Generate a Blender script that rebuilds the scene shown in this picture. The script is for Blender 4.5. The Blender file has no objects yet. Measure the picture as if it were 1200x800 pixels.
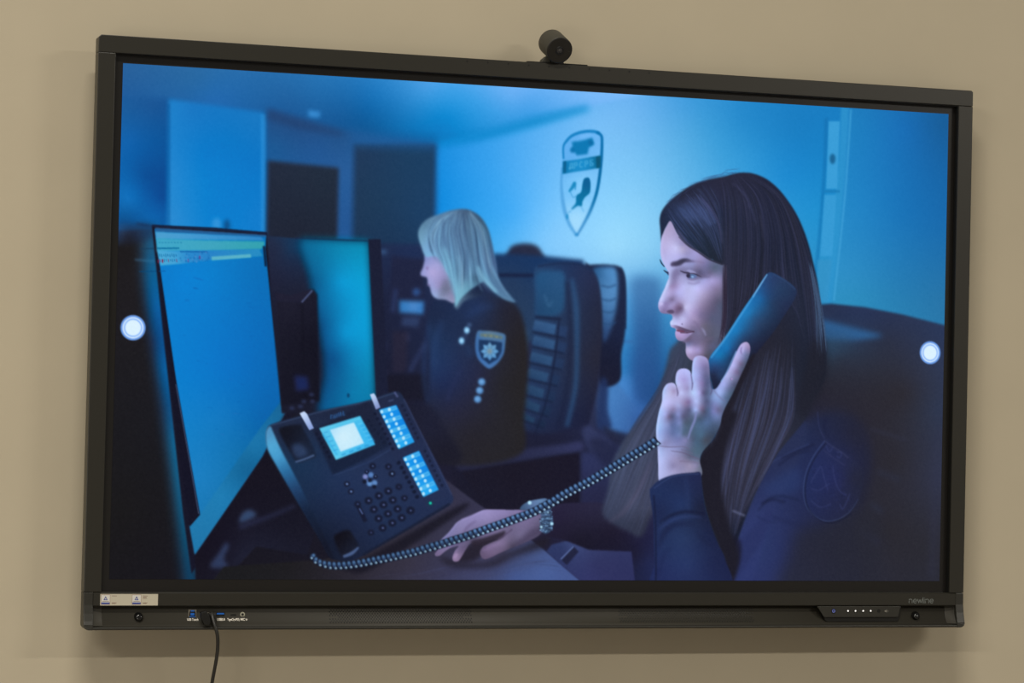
# A wall-mounted interactive display with a web camera on top, seen slightly from the left.
import bpy, bmesh, math
import numpy as np
from mathutils import Matrix, Vector

scene = bpy.context.scene
# ---------------------------------------------------------------- camera
cam_data = bpy.data.cameras.new('camera'); cam = bpy.data.objects.new('camera', cam_data); scene.collection.objects.link(cam)
cam_data.sensor_fit = 'HORIZONTAL'; cam_data.sensor_width = 36.0; cam_data.lens = 36.0 * 3130 / 1200; cam_data.clip_end = 60
ROT = Matrix(((0.9518254, -0.0296051, -0.3052081), (-0.305744, -0.0155684, -0.9519865), (0.023432, 0.9994404, -0.02387)))
cam.matrix_world = Matrix.Translation((-1.85187, -5.58755, 1.44415)) @ ROT.to_4x4()
scene.camera = cam
# ---------------------------------------------------------------- world, lamps, exposure
world = bpy.data.worlds.new('world'); scene.world = world; world.use_nodes = True
world.node_tree.nodes['Background'].inputs[0].default_value = (1.0, 0.93, 0.82, 1); world.node_tree.nodes['Background'].inputs[1].default_value = 0.15
def area(name, loc, target, size, size_y, watts, col=(1.0, 0.94, 0.84)):
    d = bpy.data.lights.new(name, 'AREA'); d.shape = 'RECTANGLE'; d.size = size; d.size_y = size_y; d.energy = watts; d.color = col
    o = bpy.data.objects.new(name, d); scene.collection.objects.link(o); o.location = loc
    o.rotation_euler = (Vector(target) - Vector(loc)).to_track_quat('-Z', 'Y').to_euler(); return o
area('ceiling_lamp', (4.8, -5.5, 4.3), (4.8, -5.4999, 0), 2.6, 0.3, 245)               # luminaires facing straight down: right, left ...
area('ceiling_lamp.001', (-4.9, -5.5, 4.3), (-4.9, -5.4999, 0), 2.6, 0.3, 215)
area('ceiling_lamp.002', (-1.7, -4.4, 6.8), (-1.7, -4.3999, 0), 3.0, 0.25, 335)          # ... and high up further back
area('left_fill_light', (-3.5, -5.0, 0.8), (0, 0, 1.4), 2.0, 1.0, 24)                        # added low fill at the viewer's left, brightens the left and lower wall
vs = scene.view_settings; vs.view_transform = 'Standard'; vs.look = 'None'; vs.exposure = 0.0; vs.gamma = 1.0; vs.use_curve_mapping = False

# ---------------------------------------------------------------- helpers
COL = scene.collection
def lin(c):
    return tuple(((v / 255.) / 12.92 if v / 255. <= .04045 else ((v / 255. + .055) / 1.055) ** 2.4) for v in c)
def mat(name, base, rough=.5, metal=0., spec=.5, bump=0., scale=600., emit=None, strength=1.):
    m = bpy.data.materials.new(name); m.use_nodes = True; nt = m.node_tree; b = nt.nodes['Principled BSDF']
    b.inputs['Base Color'].default_value = (*base, 1); b.inputs['Roughness'].default_value = rough; b.inputs['Metallic'].default_value = metal; b.inputs['Specular IOR Level'].default_value = spec
    if emit: b.inputs['Emission Color'].default_value = (*emit, 1); b.inputs['Emission Strength'].default_value = strength
    if bump:
        tc = nt.nodes.new('ShaderNodeTexCoord'); n = nt.nodes.new('ShaderNodeTexNoise'); n.inputs['Scale'].default_value = scale; n.inputs['Detail'].default_value = 3
        bp = nt.nodes.new('ShaderNodeBump'); bp.inputs['Strength'].default_value = bump; bp.inputs['Distance'].default_value = .001
        nt.links.new(tc.outputs['Object'], n.inputs['Vector']); nt.links.new(n.outputs['Fac'], bp.inputs['Height']); nt.links.new(bp.outputs['Normal'], b.inputs['Normal'])
        r = nt.nodes.new('ShaderNodeMapRange'); r.inputs['To Min'].default_value = max(0, rough - .05); r.inputs['To Max'].default_value = min(1, rough + .05)
        nt.links.new(n.outputs['Fac'], r.inputs['Value']); nt.links.new(r.outputs['Result'], b.inputs['Roughness'])
    return m
def obj(name, verts, faces, m, parent=None, label=None, bevel=0., seg=2, smooth=False):
    me = bpy.data.meshes.new(name); me.from_pydata([tuple(v) for v in verts], [], faces); me.update()
    bm = bmesh.new(); bm.from_mesh(me); bmesh.ops.remove_doubles(bm, verts=bm.verts, dist=1e-7); bmesh.ops.recalc_face_normals(bm, faces=bm.faces)
    if bevel:
        es = [e for e in bm.edges if len(e.link_faces) == 2 and e.calc_face_angle(0) > .5]
        bmesh.ops.bevel(bm, geom=es, offset=bevel, segments=seg, affect='EDGES', profile=.6, clamp_overlap=True)
    bm.to_mesh(me); bm.free()
    if smooth:
        for p in me.polygons: p.use_smooth = True
    me.materials.append(m); o = bpy.data.objects.new(name, me); COL.objects.link(o)
    if parent: o.parent = parent
    if label: o['label'] = label
    return o
def box(x0, x1, y0, y1, z0, z1):
    v = [(x, y, z) for x in (x0, x1) for y in (y0, y1) for z in (z0, z1)]
    return v, [(0, 1, 3, 2), (4, 6, 7, 5), (0, 4, 5, 1), (2, 3, 7, 6), (0, 2, 6, 4), (1, 5, 7, 3)]
# display frame of reference: x to the right, z up from the middle of the picture, p towards the room from the glass
GX, GY, GZ = 0.0, -0.085, 1.6
def W(x, p, z): return (GX + x, GY - p, GZ + z)
def plate(outline, p0, p1):
    """outline in (x, z), given thickness from p0 (back) to p1 (front)"""
    n = len(outline); v = [W(x, p0, z) for x, z in outline] + [W(x, p1, z) for x, z in outline]
    return v, [tuple(range(n)), tuple(range(2 * n - 1, n - 1, -1))] + [(i, (i + 1) % n, n + (i + 1) % n, n + i) for i in range(n)]
def extrude_x(profile, x0, x1):
    """profile in (p, z)"""
    n = len(profile); v = [W(x0, p, z) for p, z in profile] + [W(x1, p, z) for p, z in profile]
    return v, [tuple(range(n)), tuple(range(2 * n - 1, n - 1, -1))] + [(i, (i + 1) % n, n + (i + 1) % n, n + i) for i in range(n)]
def circle(cx, cz, r, n=24): return [(cx + r * math.cos(2 * math.pi * i / n), cz + r * math.sin(2 * math.pi * i / n)) for i in range(n)]
def merge(parts):
    V, F = [], []
    for v, f in parts:
        k = len(V); V += list(v); F += [tuple(i + k for i in q) for q in f]
    return V, F
def tag(o, label, cat, group=None):
    o['label'] = label; o['category'] = cat
    if group: o['group'] = group
def empty(name, loc):
    o = bpy.data.objects.new(name, None); COL.objects.link(o); o.location = loc; o.empty_display_size = .05; return o
def adopt(children, parent):
    bpy.context.view_layer.update()
    for c in children: c.parent = parent; c.matrix_parent_inverse = parent.matrix_world.inverted()

# ---------------------------------------------------------------- the room
def wall_material():
    m = bpy.data.materials.new('painted_plaster'); m.use_nodes = True; nt = m.node_tree; b = nt.nodes['Principled BSDF']
    tc = nt.nodes.new('ShaderNodeTexCoord'); n = nt.nodes.new('ShaderNodeTexNoise'); n.inputs['Scale'].default_value = 5; n.inputs['Detail'].default_value = 4
    r = nt.nodes.new('ShaderNodeValToRGB'); r.color_ramp.elements[0].position = .3; r.color_ramp.elements[1].position = .7
    r.color_ramp.elements[0].color = (.505, .446, .330, 1); r.color_ramp.elements[1].color = (.525, .464, .344, 1)
    f = nt.nodes.new('ShaderNodeTexNoise'); f.inputs['Scale'].default_value = 420; f.inputs['Detail'].default_value = 2
    bp = nt.nodes.new('ShaderNodeBump'); bp.inputs['Strength'].default_value = .12; bp.inputs['Distance'].default_value = .001
    for a, c in ((tc.outputs['Object'], n.inputs['Vector']), (tc.outputs['Object'], f.inputs['Vector']), (n.outputs['Fac'], r.inputs['Fac']), (r.outputs['Color'], b.inputs['Base Color']), (f.outputs['Fac'], bp.inputs['Height']), (bp.outputs['Normal'], b.inputs['Normal'])): nt.links.new(a, c)
    b.inputs['Roughness'].default_value = .85; b.inputs['Specular IOR Level'].default_value = .2
    return m
o = obj('wall_back', *box(-6, 6, 0, .12, 0, 6.4), wall_material()); o['kind'] = 'structure'; o['label'] = 'plain beige painted wall behind the display'
o = obj('floor', *box(-6, 6, -8, .12, -.1, 0), mat('grey_floor', (.22, .19, .16), .5, bump=.1, scale=40)); o['kind'] = 'structure'
# ---------------------------------------------------------------- the display's body
M_FRAME = mat('dark_anodised_metal', (.019, .0175, .012), .38, .0, .55, bump=.03, scale=1500)
M_CAP = mat('dark_grey_plastic', (.022, .021, .016), .45, 0, .5, bump=.05, scale=1200)
M_TRAY = mat('matt_tray_plastic', (.036, .033, .025), .55, 0, .3, bump=.05, scale=1200)
M_GLASS = mat('black_glass_border', (.010, .009, .008), .30, 0, .5)
M_BLACK = mat('black_plastic', (.006, .006, .005), .45, 0, .4)
M_GLOSS = mat('glossy_black_plastic', (.006, .006, .006), .10, 0, .6)
M_WHITE = mat('white_print', (.85, .80, .70), .6)
M_LOGO = mat('grey_logo_print', (.20, .22, .21), .4)
M_STEEL = mat('bare_connector_metal', (.45, .42, .36), .35, .9)
M_BLUE = mat('blue_usb_plastic', (.01, .13, .55), .4)
HW, TOP, IW, IT, IB, BB, LIP = 1.0015, .588, .9655, .552, -.5585, -.5883, -.6364   # half widths and heights of the frame
F = .015                                                                             # frame front ahead of the glass
disp = empty('interactive_display', (0, 0, GZ + LIP))
tag(disp, 'large black interactive display on the beige wall showing two officers in a blue room', 'display')
parts = []
def P(*a, **k):
    o = obj(*a, **k); parts.append(o); return o
P('frame_top', *plate([(-HW, IT), (-HW, TOP - .0055), (-HW + .0055, TOP), (HW - .004, TOP), (HW, TOP - .003), (HW, IT)], -.022, F), M_FRAME, bevel=.0012)
for s in (-1, 1):
    a, b = sorted((s * HW, s * IW))
    P('frame_side', *box(a, b, GY + .022, GY - F, GZ + IB, GZ + IT - .0006), M_FRAME, bevel=.0014)
P('frame_bottom', *extrude_x([(-.02, IB - .004), (.004, IB), (F - .003, IB), (F, IB - .003), (F, BB + .002), (F - .002, BB), (-.02, BB)], -IW - .016, IW + .016), M_FRAME)
# corner caps close the tray at both ends, round off below and flare forward to its lip
def cap_p(z): return float(np.interp(-z, [-1, .585, .603, .618, .627, .640], [F, F, F + .003, F + .007, F + .0105, F + .0105]))
for s in (-1, 1):
    xi, r = IW + .0165, .011
    zs = [IB - .0006, -.575, -.585, -.594, -.603, -.611, -.618, LIP + r]
    outl = [(HW, z) for z in zs] + [(HW - r + r * math.cos(a), LIP + r - r * math.sin(a)) for a in [math.pi / 2 * k / 6 for k in range(1, 7)]] + [(xi, LIP)] + [(xi, z) for z in reversed(zs)]
    n = len(outl)
    v = [W(s * x, -.02, z) for x, z in outl] + [W(s * x, cap_p(z), z) for x, z in outl]
    f = [tuple(range(n)), ] + [(i, (i + 1) % n, n + (i + 1) % n, n + i) for i in range(n)]
    ctr = len(v); m8 = len(zs)
    for i in range(m8 - 1): f.append((n + i, n + i + 1, 2 * n - 2 - i, 2 * n - 1 - i))
    f.append(tuple(range(n + m8 - 1, 2 * n - m8 + 1)))
    P('corner_cap', v, f, M_CAP, bevel=.0016, seg=2)
# pen tray under the bottom bar: hollow that runs forward to a lip
TRAY = [(.0020, -.589), (.0022, -.595), (.0030, -.601), (.0045, -.607), (.0068, -.613), (.0100, -.619), (.0140, -.6245), (.0175, -.6280)]
LIPP = [(.0185, -.6300), (.0225, -.6300), (.0245, -.6312), (.0250, -.6330), (.0238, -.6354), (.0205, LIP)]
def tray_p(z):
    zs = [-q[1] for q in TRAY]; return float(np.interp(-z, zs, [q[0] for q in TRAY]))
o = P('pen_tray', *extrude_x(TRAY + [(.0185, -.634), (-.02, -.634), (-.02, -.589)], -IW - .0166, IW + .0166), M_TRAY)
for f_ in o.data.polygons: f_.use_smooth = len(f_.vertices) == 4 and f_.normal.y < -.2
P('tray_lip', *extrude_x(LIPP + [(-.02, LIP), (-.02, -.6345), (.0180, -.6345)], -IW - .0166, IW + .0166), M_CAP, bevel=.0006)
for s in (-1, 1):                                              # curved end inserts of the hollow
    x0, x1 = (-IW - .0166, -IW + .004) if s < 0 else (IW - .006, IW + .0166)
    v, f = [], []
    for i in range(5):
        u = i / 4; x = x1 - (x1 - x0) * u if s > 0 else x0 + (x1 - x0) * u
        lift = (.0035 if s < 0 else .0045) * (1 - u) ** 2
        for (p, z) in TRAY: v.append(W(x, p + .0008 + lift, z))
    m = len(TRAY)
    for i in range(4):
        for j in range(m - 1): f.append((i * m + j, i * m + j + 1, (i + 1) * m + j + 1, (i + 1) * m + j))
    P('tray_end', v, f, M_TRAY, smooth=True)
P('glass_border', *plate([(-IW - .012, IB - .003), (-IW - .012, IT + .012), (IW + .012, IT + .012), (IW + .012, IB - .003)], -.012, -.0006), M_GLASS)
for nm, a in (('sensor_rail', (-IW, IW, IT - .0015, IT)), ): P(nm, *box(a[0], a[1], GY - .0006, GY - F + .004, GZ + a[2], GZ + a[3]), M_BLACK)
for s in (-1, 1):
    a, b = sorted((s * IW, s * (IW - .0012))); P('sensor_rail', *box(a, b, GY - .0006, GY - F + .003, GZ + IB, GZ + IT), M_BLACK)
P('rear_cover', *plate([(-.93, -.60), (-.93, .50), (-.90, .545), (.90, .545), (.93, .50), (.93, -.60)], -.060, -.010), M_CAP, bevel=.008)
P('wall_bracket', *merge([plate([(-.45, .12), (-.45, .20), (.45, .20), (.45, .12)], -.0852, -.056), plate([(-.45, -.20), (-.45, -.12), (.45, -.12), (.45, -.20)], -.0852, -.056)]), M_BLACK, bevel=.002)
# ---------------------------------------------------------------- painter of the picture shown on the screen
NW, NH = 1152, 648                       # samples of the picture (16:9)
MEASURED = [(144.6, 74.1), (1111.3, 133.5), (1100.9, 680.6), (127.5, 678.3)]   # the picture's corners where it was measured
def homography(s, d):
    A = []
    for (x, y), (u, v) in zip(s, d):
        A.append([x, y, 1, 0, 0, 0, -u * x, -u * y, -u]); A.append([0, 0, 0, x, y, 1, -v * x, -v * y, -v])
    return np.linalg.svd(np.array(A, float))[2][-1].reshape(3, 3)
HM = homography(MEASURED, [(0, 0), (NW - 1, 0), (NW - 1, NH - 1), (0, NH - 1)])
HI = np.linalg.inv(HM)
def to_pic(p):
    p = np.asarray(p, float).reshape(-1, 2)
    q = np.c_[p, np.ones(len(p))] @ HM.T
    return q[:, :2] / q[:, 2:]
_gx, _gy = np.meshgrid(np.arange(NW), np.arange(NH))
_q = np.stack([_gx, _gy, np.ones_like(_gx)], -1) @ HI.T
PX = (_q[..., 0] / _q[..., 2]).astype(np.float32); PY = (_q[..., 1] / _q[..., 2]).astype(np.float32)
CAN = np.zeros((NH, NW, 3), np.float32)
REG = np.zeros((NH, NW), np.int32); REGION_NAMES = ['']
rng = np.random.default_rng(7)

def spline(pts, closed=True, n=6):
    p = np.asarray(pts, float); N = len(p)
    if N < 3: return p
    out = []
    rngk = range(N) if closed else range(N - 1)
    t = np.linspace(0, 1, n, endpoint=False)[:, None]
    for i in rngk:
        if closed: a, b, c, d = p[i - 1], p[i], p[(i + 1) % N], p[(i + 2) % N]
        else: a, b, c, d = p[max(i - 1, 0)], p[i], p[i + 1], p[min(i + 2, N - 1)]
        out.append(.5 * (2 * b + (c - a) * t + (2 * a - 5 * b + 4 * c - d) * t * t + (3 * b - a - 3 * c + d) * t ** 3))
    if not closed: out.append(p[-1:])
    return np.concatenate(out)

def box1(a, r, ax):
    if r < 1: return a
    pad = [(0, 0)] * a.ndim; pad[ax] = (r + 1, r)
    c = np.cumsum(np.pad(a, pad, mode='edge'), axis=ax, dtype=np.float64)
    n = a.shape[ax]; k = 2 * r + 1
    hi = np.take(c, range(k, k + n), ax); lo = np.take(c, range(0, n), ax)
    return ((hi - lo) / k).astype(np.float32)
def blur(a, s):
    if s <= 0: return a
    if s < 1.2:                                           # small kernels exactly
        r = max(1, int(math.ceil(2.5 * s))); k = np.exp(-np.arange(-r, r + 1) ** 2 / (2 * s * s)); k /= k.sum()
        for ax in (0, 1):
            pad = [(0, 0)] * a.ndim; pad[ax] = (r, r); b = np.pad(a, pad, mode='edge'); o = 0
            for i, w in enumerate(k): o = o + w * np.take(b, range(i, i + a.shape[ax]), ax)
            a = o
        return a.astype(np.float32)
    r = max(1, int(round(s * .98)))
    for _ in range(3): a = box1(box1(a, r, 0), r, 1)
    return a

def cover(cp, bl):
    """antialiased coverage of a polygon in picture samples, softened by bl"""
    pad = int(3 * bl + 2)
    x0 = int(max(0, math.floor(cp[:, 0].min()) - pad)); x1 = int(min(NW, math.ceil(cp[:, 0].max()) + pad + 1))
    y0 = int(max(0, math.floor(cp[:, 1].min()) - pad)); y1 = int(min(NH, math.ceil(cp[:, 1].max()) + pad + 1))
    if x1 <= x0 or y1 <= y0: return None
    xp0, xp1, yp0, yp1 = x0 - pad, x1 + pad, y0 - pad, y1 + pad     # raster beyond the border so that blurs stay right there
    m = np.zeros((yp1 - yp0, xp1 - xp0), np.float32); SS = 3
    ax, ay = cp[:, 0], cp[:, 1]; bx_, by_ = np.roll(ax, -1), np.roll(ay, -1)
    px = np.arange(xp0, xp1) - .5
    ya = max(yp0, int(math.floor(ay.min())) - 1); yb = min(yp1, int(math.ceil(ay.max())) + 2)
    for y in range(ya, yb):
        for k in range(SS):
            yy = y - .5 + (k + .5) / SS
            hit = (ay <= yy) != (by_ <= yy)
            if not hit.any(): continue
            xs = np.sort(ax[hit] + (yy - ay[hit]) * (bx_[hit] - ax[hit]) / (by_[hit] - ay[hit]))
            for j in range(0, len(xs) - 1, 2):
                m[y - yp0] += np.clip(np.minimum(xs[j + 1], px + 1) - np.maximum(xs[j], px), 0, 1)
    m /= SS
    if bl > 0: m = blur(m, bl)
    m = m[y0 - yp0:m.shape[0] - (yp1 - y1), x0 - xp0:m.shape[1] - (xp1 - x1)]
    return x0, x1, y0, y1, np.clip(m, 0, 1)

def field(ctrl, x0, x1, y0, y1, soft=8., p=2.):
    """smooth colour through scattered colour samples (radial basis interpolation)"""
    X, Y = PX[y0:y1, x0:x1], PY[y0:y1, x0:x1]
    P = np.array([(x, y) for x, y, c in ctrl], float); C = np.array([c for x, y, c in ctrl], float) / 255.
    n = len(P); s2 = (soft * .5) ** 2
    D = np.sqrt(((P[:, None] - P[None]) ** 2).sum(-1) + s2)
    M = np.zeros((n + 1, n + 1)); M[:n, :n] = D; M[:n, n] = 1; M[n, :n] = 1
    M[:n, :n] -= np.eye(n) * soft * .10                            # a little smoothing
    w = np.linalg.solve(M, np.r_[C, np.zeros((1, 3))]).astype(np.float32)
    A = np.zeros(X.shape + (3,), np.float32) + w[n]
    for i in range(n): A += np.sqrt((X - P[i, 0]) ** 2 + (Y - P[i, 1]) ** 2 + s2)[..., None] * w[i]
    return np.clip(A, C.min(0) * .9, np.minimum(C.max(0) * 1.04, 1)).astype(np.float32)

def tint(ctrl, d, k=1.):
    return [(x, y, tuple(min(255, max(0, (v + e) * k)) for v, e in zip(c, d))) for x, y, c in ctrl]
def region_id(name):
    if name not in REGION_NAMES: REGION_NAMES.append(name)
    return REGION_NAMES.index(name)
def comp(box, col, a=1., region=None, soft=8., p=2.):
    if box is None: return
    x0, x1, y0, y1, m = box
    c = field(col, x0, x1, y0, y1, soft, p) if isinstance(col, list) else np.array(col, np.float32) / 255.
    v = CAN[y0:y1, x0:x1]; ma = (m * a)[..., None]
    v *= (1 - ma); v += ma * c
    if region is not None: REG[y0:y1, x0:x1][m > .5] = region_id(region)
def fill(pts, col, bl=.5, a=1., smooth=True, region=None, soft=8., p=2.):
    q = spline(pts) if smooth else np.asarray(pts, float)
    comp(cover(to_pic(q), bl), col, a, region, soft, p)
def ell(cx, cy, rx, ry=None, ang=0., n=20):
    ry = rx if ry is None else ry; t = np.linspace(0, 2 * math.pi, n, endpoint=False); ca, sa = math.cos(ang), math.sin(ang)
    x, y = rx * np.cos(t), ry * np.sin(t)
    return np.c_[cx + x * ca - y * sa, cy + x * sa + y * ca]
def dot(cx, cy, rx, col, bl=.5, a=1., ry=None, ang=0., region=None):
    fill(ell(cx, cy, rx, ry, ang), col, bl, a, False, region)
def ribbon(pts, w, smooth=True):
    q = spline(pts, False) if smooth and len(pts) > 2 else np.asarray(pts, float)
    t = np.gradient(q, axis=0); t /= np.linalg.norm(t, axis=1)[:, None] + 1e-9
    nrm = np.c_[-t[:, 1], t[:, 0]]
    if np.isscalar(w): ww = np.full(len(q), w)
    else: ww = np.interp(np.linspace(0, 1, len(q)), np.linspace(0, 1, len(w)), w)
    return np.r_[q + nrm * ww[:, None] / 2, (q - nrm * ww[:, None] / 2)[::-1]]
def line(pts, w, col, a=1., bl=.5, smooth=True, region=None, soft=8.):
    comp(cover(to_pic(ribbon(pts, w, smooth)), bl), col, a, region, soft)
def strands(guides, n, cols, a=.5, jit=.6, span=(0, 1), bl=.35, batches=None, clump=0, lens=(.5, 1.)):
    """hair: n fine lines between guide curves that all run root to tip"""
    G = [spline(g, False, 10) for g in guides]
    T = np.linspace(0, 1, 60)
    G = np.array([np.c_[np.interp(T, np.linspace(0, 1, len(g)), g[:, 0]), np.interp(T, np.linspace(0, 1, len(g)), g[:, 1])] for g in G])
    K = len(G)
    per = max(1, n // len(cols))
    for col in cols:
        cov = np.zeros((NH + 2, NW + 2), np.float32)
        for _ in range(per):
            t = rng.uniform(*span)
            if clump: t = np.clip((round(t * clump) + rng.normal(0, .18)) / clump, 0, 1)
            t *= (K - 1); i = min(int(t), K - 2); f = t - i
            c = G[i] * (1 - f) + G[i + 1] * f
            L = rng.uniform(*lens); s0 = rng.uniform(0, 1 - L) if L < 1 else 0
            wob = rng.normal(0, jit, 2); ph = rng.uniform(0, 6.28)
            tt = np.linspace(s0, s0 + L, 60)
            c = np.c_[np.interp(tt, T, c[:, 0]), np.interp(tt, T, c[:, 1])] + wob + (np.sin(tt * 5 + ph) * jit * .8)[:, None]
            q = to_pic(c); d = np.linalg.norm(np.diff(q, axis=0), axis=1).sum(); m = max(int(d / .5), 3)
            ts = np.linspace(0, 59, m); x = np.interp(ts, range(60), q[:, 0]); y = np.interp(ts, range(60), q[:, 1])
            w = .5 * np.minimum(1, 4 * np.minimum(np.linspace(0, 1, m), np.linspace(1, 0, m)) + .1) * rng.uniform(.4, 1)
            ok = (x > 0) & (y > 0) & (x < NW - 1) & (y < NH - 1); x, y, w = x[ok], y[ok], w[ok]
            ix, iy = x.astype(int), y.astype(int); fx, fy = x - ix, y - iy
            for dx, dy, ww in ((0, 0, (1 - fx) * (1 - fy)), (1, 0, fx * (1 - fy)), (0, 1, (1 - fx) * fy), (1, 1, fx * fy)):
                np.add.at(cov, (iy + dy, ix + dx), ww * w)
        cv = blur(cov[:NH, :NW], bl)
        m = np.clip(cv, 0, 1)[..., None] * a
        CAN[:] = CAN * (1 - m) + m * (np.array(col, np.float32) / 255.)
def soften(pts, s, bl=3.):
    """what lies inside is out of focus"""
    b = cover(to_pic(spline(pts)), bl)
    x0, x1, y0, y1, m = b; m = m[..., None]
    CAN[y0:y1, x0:x1] = CAN[y0:y1, x0:x1] * (1 - m) + m * blur(CAN[y0:y1, x0:x1], s)
# ---------------------------------------------------------------- the picture: a dispatch room, two officers, a desk telephone
def paint_room():
    # ceiling over everything first
    full = [(100, 40), (1160, 40), (1160, 720), (100, 720)]
    fill(full, [(150, 85, (54, 96, 154)), (230, 92, (56, 104, 162)), (300, 115, (50, 100, 164)), (370, 105, (52, 108, 172)), (440, 112, (44, 116, 186)),
                (430, 132, (34, 98, 164)), (430, 155, (34, 88, 148)), (500, 105, (84, 156, 226)), (520, 140, (26, 132, 206)), (600, 108, (112, 176, 244)), (690, 115, (122, 184, 248)),
                (150, 118, (48, 92, 156)), (250, 118, (52, 104, 174)), (340, 128, (46, 92, 154)), (400, 140, (40, 90, 152)), (620, 128, (84, 160, 232))],
         0, smooth=False, soft=22)
    # side wall with the emblem
    wall = [(508, 168), (560, 156), (620, 140), (690, 125), (800, 100), (1130, 100), (1130, 560), (508, 560)]
    fill(wall, [(512, 180, (42, 140, 222)), (512, 240, (34, 138, 222)), (545, 200, (58, 152, 232)), (590, 190, (82, 166, 240)), (600, 250, (84, 172, 246)),
                (575, 290, (84, 172, 240)), (640, 285, (128, 200, 252)), (640, 190, (106, 182, 246)), (700, 150, (122, 190, 246)), (720, 220, (132, 204, 250)),
                (720, 290, (152, 216, 252)), (755, 250, (136, 206, 248)), (765, 290, (136, 204, 244)), (755, 165, (116, 186, 240)), (740, 115, (112, 178, 240)),
                (810, 150, (88, 164, 222)), (800, 120, (84, 158, 222)), (870, 140, (54, 138, 204)), (930, 150, (40, 126, 194)), (920, 205, (46, 138, 208)),
                (950, 250, (50, 144, 208)), (960, 330, (62, 144, 198)), (880, 190, (64, 150, 214)), (735, 350, (96, 164, 224)), (722, 460, (72, 138, 208)), (745, 420, (58, 112, 176)), (755, 470, (44, 82, 142)), (725, 480, (66, 116, 182))],
         2.2, smooth=False, soft=14)
    line([(495, 172), (560, 160), (625, 143), (690, 126)], [4, 9, 10, 5], (14, 124, 192), .75, 4)     # cove
    # far right wall beyond the door
    fill([(997, 100), (1130, 100), (1130, 420), (970, 420), (976, 352)],
         [(1010, 150, (42, 124, 190)), (1060, 150, (36, 108, 180)), (1104, 145, (34, 92, 152)), (1010, 240, (48, 130, 196)), (1060, 250, (40, 114, 182)), (1104, 260, (40, 106, 172)),
          (995, 320, (62, 140, 196)), (1050, 330, (54, 124, 180)), (1104, 350, (56, 116, 168)), (1000, 360, (62, 140, 188))], 1.6, smooth=False, soft=18)
    line([(990, 126), (986, 200), (978, 280), (970, 354)], 9, (64, 148, 206), .75, 1.4)
    line([(997, 128), (990, 230), (977, 352)], 2.2, (88, 166, 220), .6, 1.)
    line([(968, 138), (966, 200), (960, 280), (954, 330)], 4, (30, 108, 172), .55, 1.4)
    fill([(971, 142), (984, 142), (981, 221), (968, 221)], (78, 160, 218), 1., .9, False)
    fill([(966, 228), (980, 228), (975, 300), (961, 300)], (74, 156, 214), 1., .85, False)
    dot(975.5, 186, 3.4, (36, 92, 140), 1.2, .9, 6)
    line([(966, 224), (984, 224)], 3, (40, 120, 180), .8, .9, False)
    fill([(957, 304), (975, 304), (970, 354), (958, 354)], (72, 146, 198), 1.2, .6, False)
    # left: back wall, lit pillar, dark alcove
    fill([(120, 112), (200, 116), (200, 290), (120, 290)],
         [(150, 130, (44, 92, 156)), (180, 128, (42, 86, 150)), (150, 165, (36, 98, 172)), (185, 180, (26, 84, 154)), (170, 205, (22, 80, 150)), (190, 230, (18, 74, 146)),
          (150, 232, (36, 112, 188)), (180, 255, (32, 98, 172)), (148, 262, (30, 76, 136))], 3.5, smooth=False, soft=10)
    fill([(198, 116), (312, 132), (312, 285), (196, 285)],
         [(202, 130, (48, 128, 202)), (225, 128, (44, 120, 196)), (300, 140, (42, 120, 194)), (204, 200, (52, 134, 208)), (204, 255, (58, 138, 210)), (240, 180, (28, 122, 202)),
          (265, 200, (22, 124, 204)), (250, 250, (26, 126, 206)), (295, 190, (30, 118, 198)), (300, 250, (36, 124, 204)), (255, 160, (32, 120, 198))], 2.0, smooth=False, soft=9)
    line([(309, 134), (309, 275)], 6, (58, 142, 216), .8, 1.5, False)
    line([(198, 122), (198, 275)], 2.5, (24, 84, 150), .5, 1.2, False)
    dot(254, 262, 5.5, (70, 150, 220), 2, .9, 7); dot(266, 264, 3.5, (20, 70, 124), 1.6, .9, 7)
    fill([(313, 126), (360, 140), (420, 156), (512, 168), (512, 300), (313, 300)],
         [(318, 136, (46, 78, 132)), (350, 148, (46, 78, 132)), (400, 158, (46, 82, 136)), (320, 172, (44, 88, 146)), (370, 176, (48, 86, 146)), (405, 200, (54, 92, 152)),
          (405, 260, (50, 86, 146)), (450, 164, (48, 92, 152))], 3, smooth=False, soft=10)
    line([(314, 134), (352, 146), (400, 157)], [10, 10, 4], (42, 66, 112), .75, 3)
    fill([(314, 188), (397, 196.5), (395, 290), (312, 290)], [(330, 200, (35, 44, 62)), (380, 210, (34, 45, 62)), (350, 270, (32, 38, 54))], 1.6, smooth=False)
    fill([(415, 168), (510, 169), (508, 300), (412, 300)], [(425, 180, (36, 58, 90)), (480, 180, (34, 62, 96)), (440, 240, (34, 58, 88)), (490, 250, (35, 62, 98)), (460, 285, (32, 54, 86))], 2.2, smooth=False)
    line([(415, 172), (413, 290)], 4, (44, 74, 124), .6, 2, False)
    fill([(408, 150), (512, 158), (512, 176), (414, 172)], (46, 92, 154), 4, .5, False)
    fill([(361, 129), (376, 131), (374, 138), (362, 137)], (78, 146, 218), 2., .85, False)
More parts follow.
